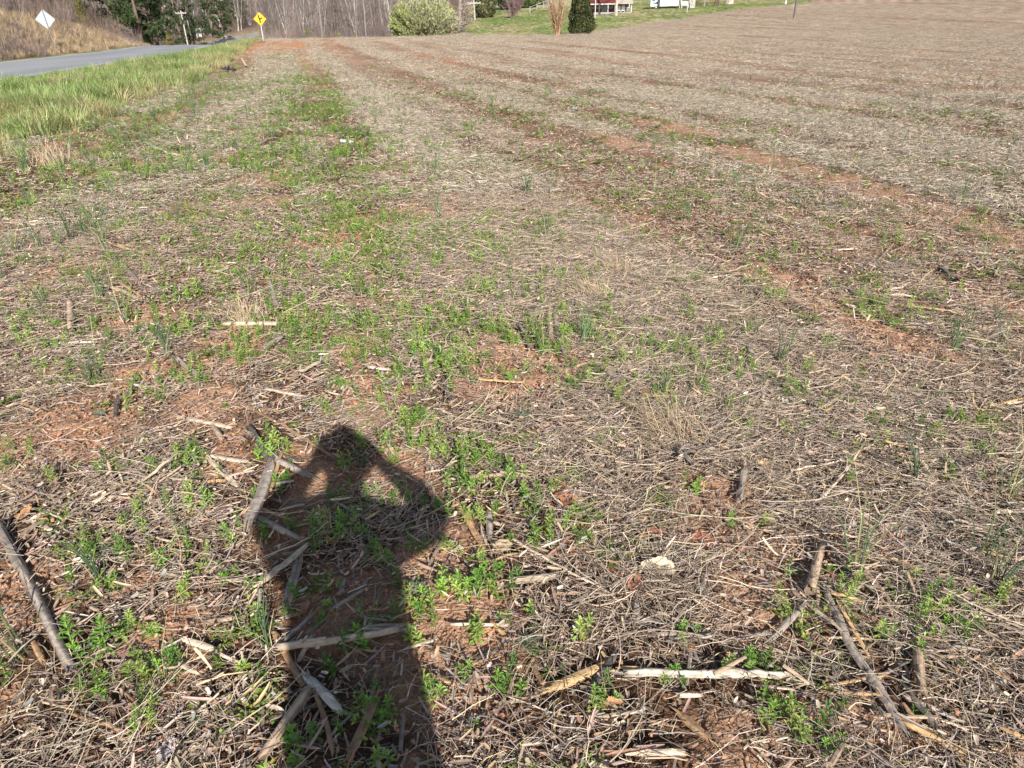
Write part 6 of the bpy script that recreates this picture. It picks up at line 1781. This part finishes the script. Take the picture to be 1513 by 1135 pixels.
# white rock near the road bend
random.seed(14)
mb = MB(); rx, ry_, rz_ = along(330, 205); n = 10
vs_ = [(0, 0, .55)]
for i, (zz, rr) in enumerate(((.42, .5), (.15, .85), (-.2, .9))):
    for k in range(n): a = k * 2 * math.pi / n; q = rr * random.uniform(.8, 1.15); vs_.append((q * math.cos(a), q * math.sin(a) * .7, zz))
fs = [(0, 1 + k, 1 + (k + 1) % n) for k in range(n)] + [(1 + i * n + k, 1 + (i + 1) * n + k, 1 + (i + 1) * n + (k + 1) % n, 1 + i * n + (k + 1) % n) for i in range(2) for k in range(n)]
mb.add(vs_, fs, [jit((.66, .60, .56), .1) for _ in vs_])
o = mb.build('white_rock', M['paint'], None, (rx, ry_, rz_)); o.scale = (1.3, 1.3, 1.3); tag(o, 'pale boulder on the grass left of the road bend', 'rock')

# ================================================================== the photographer (stands behind the camera; the shadow in the picture is this figure's)
def person():
    CY = -.40
    V = {}; E = []; Rd = []
    names = []
    def J(n, p, r, link=None):
        names.append(n); V[n] = len(names) - 1; pts.append(p); Rd.append(r if isinstance(r, tuple) else (r, r))
        if link: E.append((V[link], V[n]))
    pts = []
    J('pelvis', (0, CY, .96), (.185, .13)); J('waist', (0, CY, 1.10), (.18, .125), 'pelvis'); J('chest', (0, CY - .01, 1.30), (.205, .13), 'waist'); J('collar', (0, CY, 1.45), (.13, .09), 'chest')
    J('neck', (0, CY + .02, 1.545), .062, 'collar'); J('jaw', (0, CY + .05, 1.60), (.072, .08), 'neck'); J('skull', (0, CY + .05, 1.69), (.085, .10), 'jaw'); J('crown', (0, CY + .04, 1.785), (.066, .075), 'skull')
    J('nose', (0, CY + .155, 1.645), .016, 'jaw')
    for s, t in ((-1, 'l'), (1, 'r')):
        J('sh' + t, (s * .19, CY, 1.445), .09, 'collar'); J('el' + t, (s * .295, CY + .19, 1.345), .068, 'sh' + t); J('fa' + t, (s * .225, CY + .27, 1.425), .054, 'el' + t); J('wr' + t, (s * .135, -.085, 1.49), .031, 'fa' + t)
        J('pa' + t, (s * .105, -.045, 1.535), (.022, .036), 'wr' + t)
        for f, (dz, L) in enumerate(((.034, .9), (.014, 1.0), (-.006, .95), (-.024, .75))):
            k = 'f%d%s' % (f, t)
            J(k + 'a', (s * .100, -.026, 1.54 + dz), .0092, 'pa' + t); J(k + 'b', (s * (.092 - .006 * L), -.0085, 1.545 + dz), .0086, k + 'a'); J(k + 'c', (s * (.083 - .012 * L), -.0125, 1.548 + dz), .0075, k + 'b')
        J('t1' + t, (s * .094, -.058, 1.515), .0115, 'pa' + t); J('t2' + t, (s * .074, -.052, 1.525), .0098, 't1' + t); J('t3' + t, (s * .052, -.043, 1.535), .0085, 't2' + t)
        J('hip' + t, (s * .095, CY, .88), .105, 'pelvis'); J('kn' + t, (s * .125, CY + .03, .49), .068, 'hip' + t); J('ca' + t, (s * .13, CY + .0, .34), .063, 'kn' + t); J('an' + t, (s * .135, CY - .02, .095), .045, 'ca' + t)
        J('ft' + t, (s * .155, CY + .09, .05), (.045, .042), 'an' + t); J('to' + t, (s * .165, CY + .17, .035), (.042, .03), 'ft' + t)
    pts = [(p[0] + (.045 + .05 * float(ss(p[2], 1.45, 1.6))) * min(1, max(0, (-.03 - p[1]) / .12)), p[1], p[2]) for p in pts]
    me = bpy.data.meshes.new('person'); me.from_pydata(pts, E, [])
    o = bpy.data.objects.new('person', me); COL.objects.link(o)
    sk = o.modifiers.new('skin', 'SKIN'); sk.use_smooth_shade = True
    lay_ = me.skin_vertices[0] if len(me.skin_vertices) else None
    if lay_ is None:
        bpy.context.view_layer.objects.active = o
        lay_ = me.skin_vertices[0]
    for i, q in enumerate(Rd): lay_.data[i].radius = q
    lay_.data[0].use_root = True
    su = o.modifiers.new('subdiv', 'SUBSURF'); su.levels = 2; su.render_levels = 2
    dg = bpy.context.evaluated_depsgraph_get()
    ev = o.evaluated_get(dg); nm = bpy.data.meshes.new_from_object(ev)
    o.modifiers.clear(); o.data = nm; nm.name = 'person'
    for mt in (M['skin'], M['cloth']): nm.materials.append(mt)
    co = np.zeros(len(nm.vertices) * 3); nm.vertices.foreach_get('co', co); co = co.reshape(-1, 3)
    col = np.tile(np.array([.10, .13, .19, 1.0]), (len(co), 1))
    hand = (np.abs(co[:, 0]) > .0) & (co[:, 1] > -.11)
    head = (co[:, 2] > 1.515) & ~hand
    col[co[:, 2] < .93] = (.06, .075, .12, 1); col[co[:, 2] < .085] = (.05, .04, .035, 1)
    col[hand | head] = (.50, .31, .22, 1)
    a = nm.color_attributes.get('col') or nm.color_attributes.new('col', 'FLOAT_COLOR', 'POINT')
    a.data.foreach_set('color', col.astype(np.float32).ravel())
    mi = [0 if all((hand | head)[v] for v in p.vertices) else 1 for p in nm.polygons]
    nm.polygons.foreach_set('material_index', mi); nm.polygons.foreach_set('use_smooth', np.ones(len(nm.polygons), bool)); nm.update()
    tag(o, 'person in a dark jacket holding up a phone to photograph the field', 'person')
    random.seed(20)
    hb = MB()
    for i in range(9):
        for k in range(16):
            el = -.35 + (math.pi / 2 + .35) * i / 8; a = 2 * math.pi * k / 16
            fr = math.sin(a) > .25
            e2 = max(el, .55) if fr else el
            rr = 1 + random.uniform(-.02, .03)
            hb.v.append((.095 + .094 * rr * math.cos(e2) * math.cos(a), CY + .04 + .113 * rr * math.cos(e2) * math.sin(a), 1.70 + .145 * rr * math.sin(e2))); hb.c.append(jit((.07, .045, .03), .2))
    for i in range(8):
        for k in range(16): hb.f.append((i * 16 + k, i * 16 + (k + 1) % 16, (i + 1) * 16 + (k + 1) % 16, (i + 1) * 16 + k)); hb.mi.append(0)
    smooth(hb.build('hair', M['cloth'], o))
    for s in (-1, 1):
        eb = MB(); eb.tube([(.095 + s * .033, CY + .137, 1.685), (.095 + s * .033, CY + .143, 1.685), (.095 + s * .033, CY + .147, 1.685)], [.013, .010, .004], 8, (.75, .73, .7)); eb.build('eye', M['skin'], o)
        eb = MB(); eb.tube([(.095 + s * .086, CY + .035, 1.64), (.095 + s * .097, CY + .03, 1.665), (.095 + s * .096, CY + .03, 1.70)], [.010, .016, .010], 7, (.48, .29, .2)); eb.build('ear', M['skin'], o)
    eb = MB(); eb.tube([(.071, CY + .128, 1.60), (.095, CY + .134, 1.598), (.119, CY + .128, 1.60)], [.004, .007, .004], 6, (.40, .18, .15)); eb.build('mouth', M['skin'], o)
    return o
person()
ph = empty('phone', (0, -.03, 1.555)); tag(ph, 'black phone held up in both hands by the person', 'phone')
mb = MB(); mb.box((0, 0, 0), (.162, .008, .076), (.03, .03, .035)); mb.build('case', M['rubber'], ph)
mb = MB(); mb.box((0, -.0052, 0), (.152, .001, .068), (.02, .02, .025)); mb.build('screen', M['glass'], ph)
mb = MB(); mb.tube([(0, .0035, 0), (0, .0055, 0)], [.006, .006], 12, (.02, .02, .02)); mb.build('lens', M['glass'], ph)
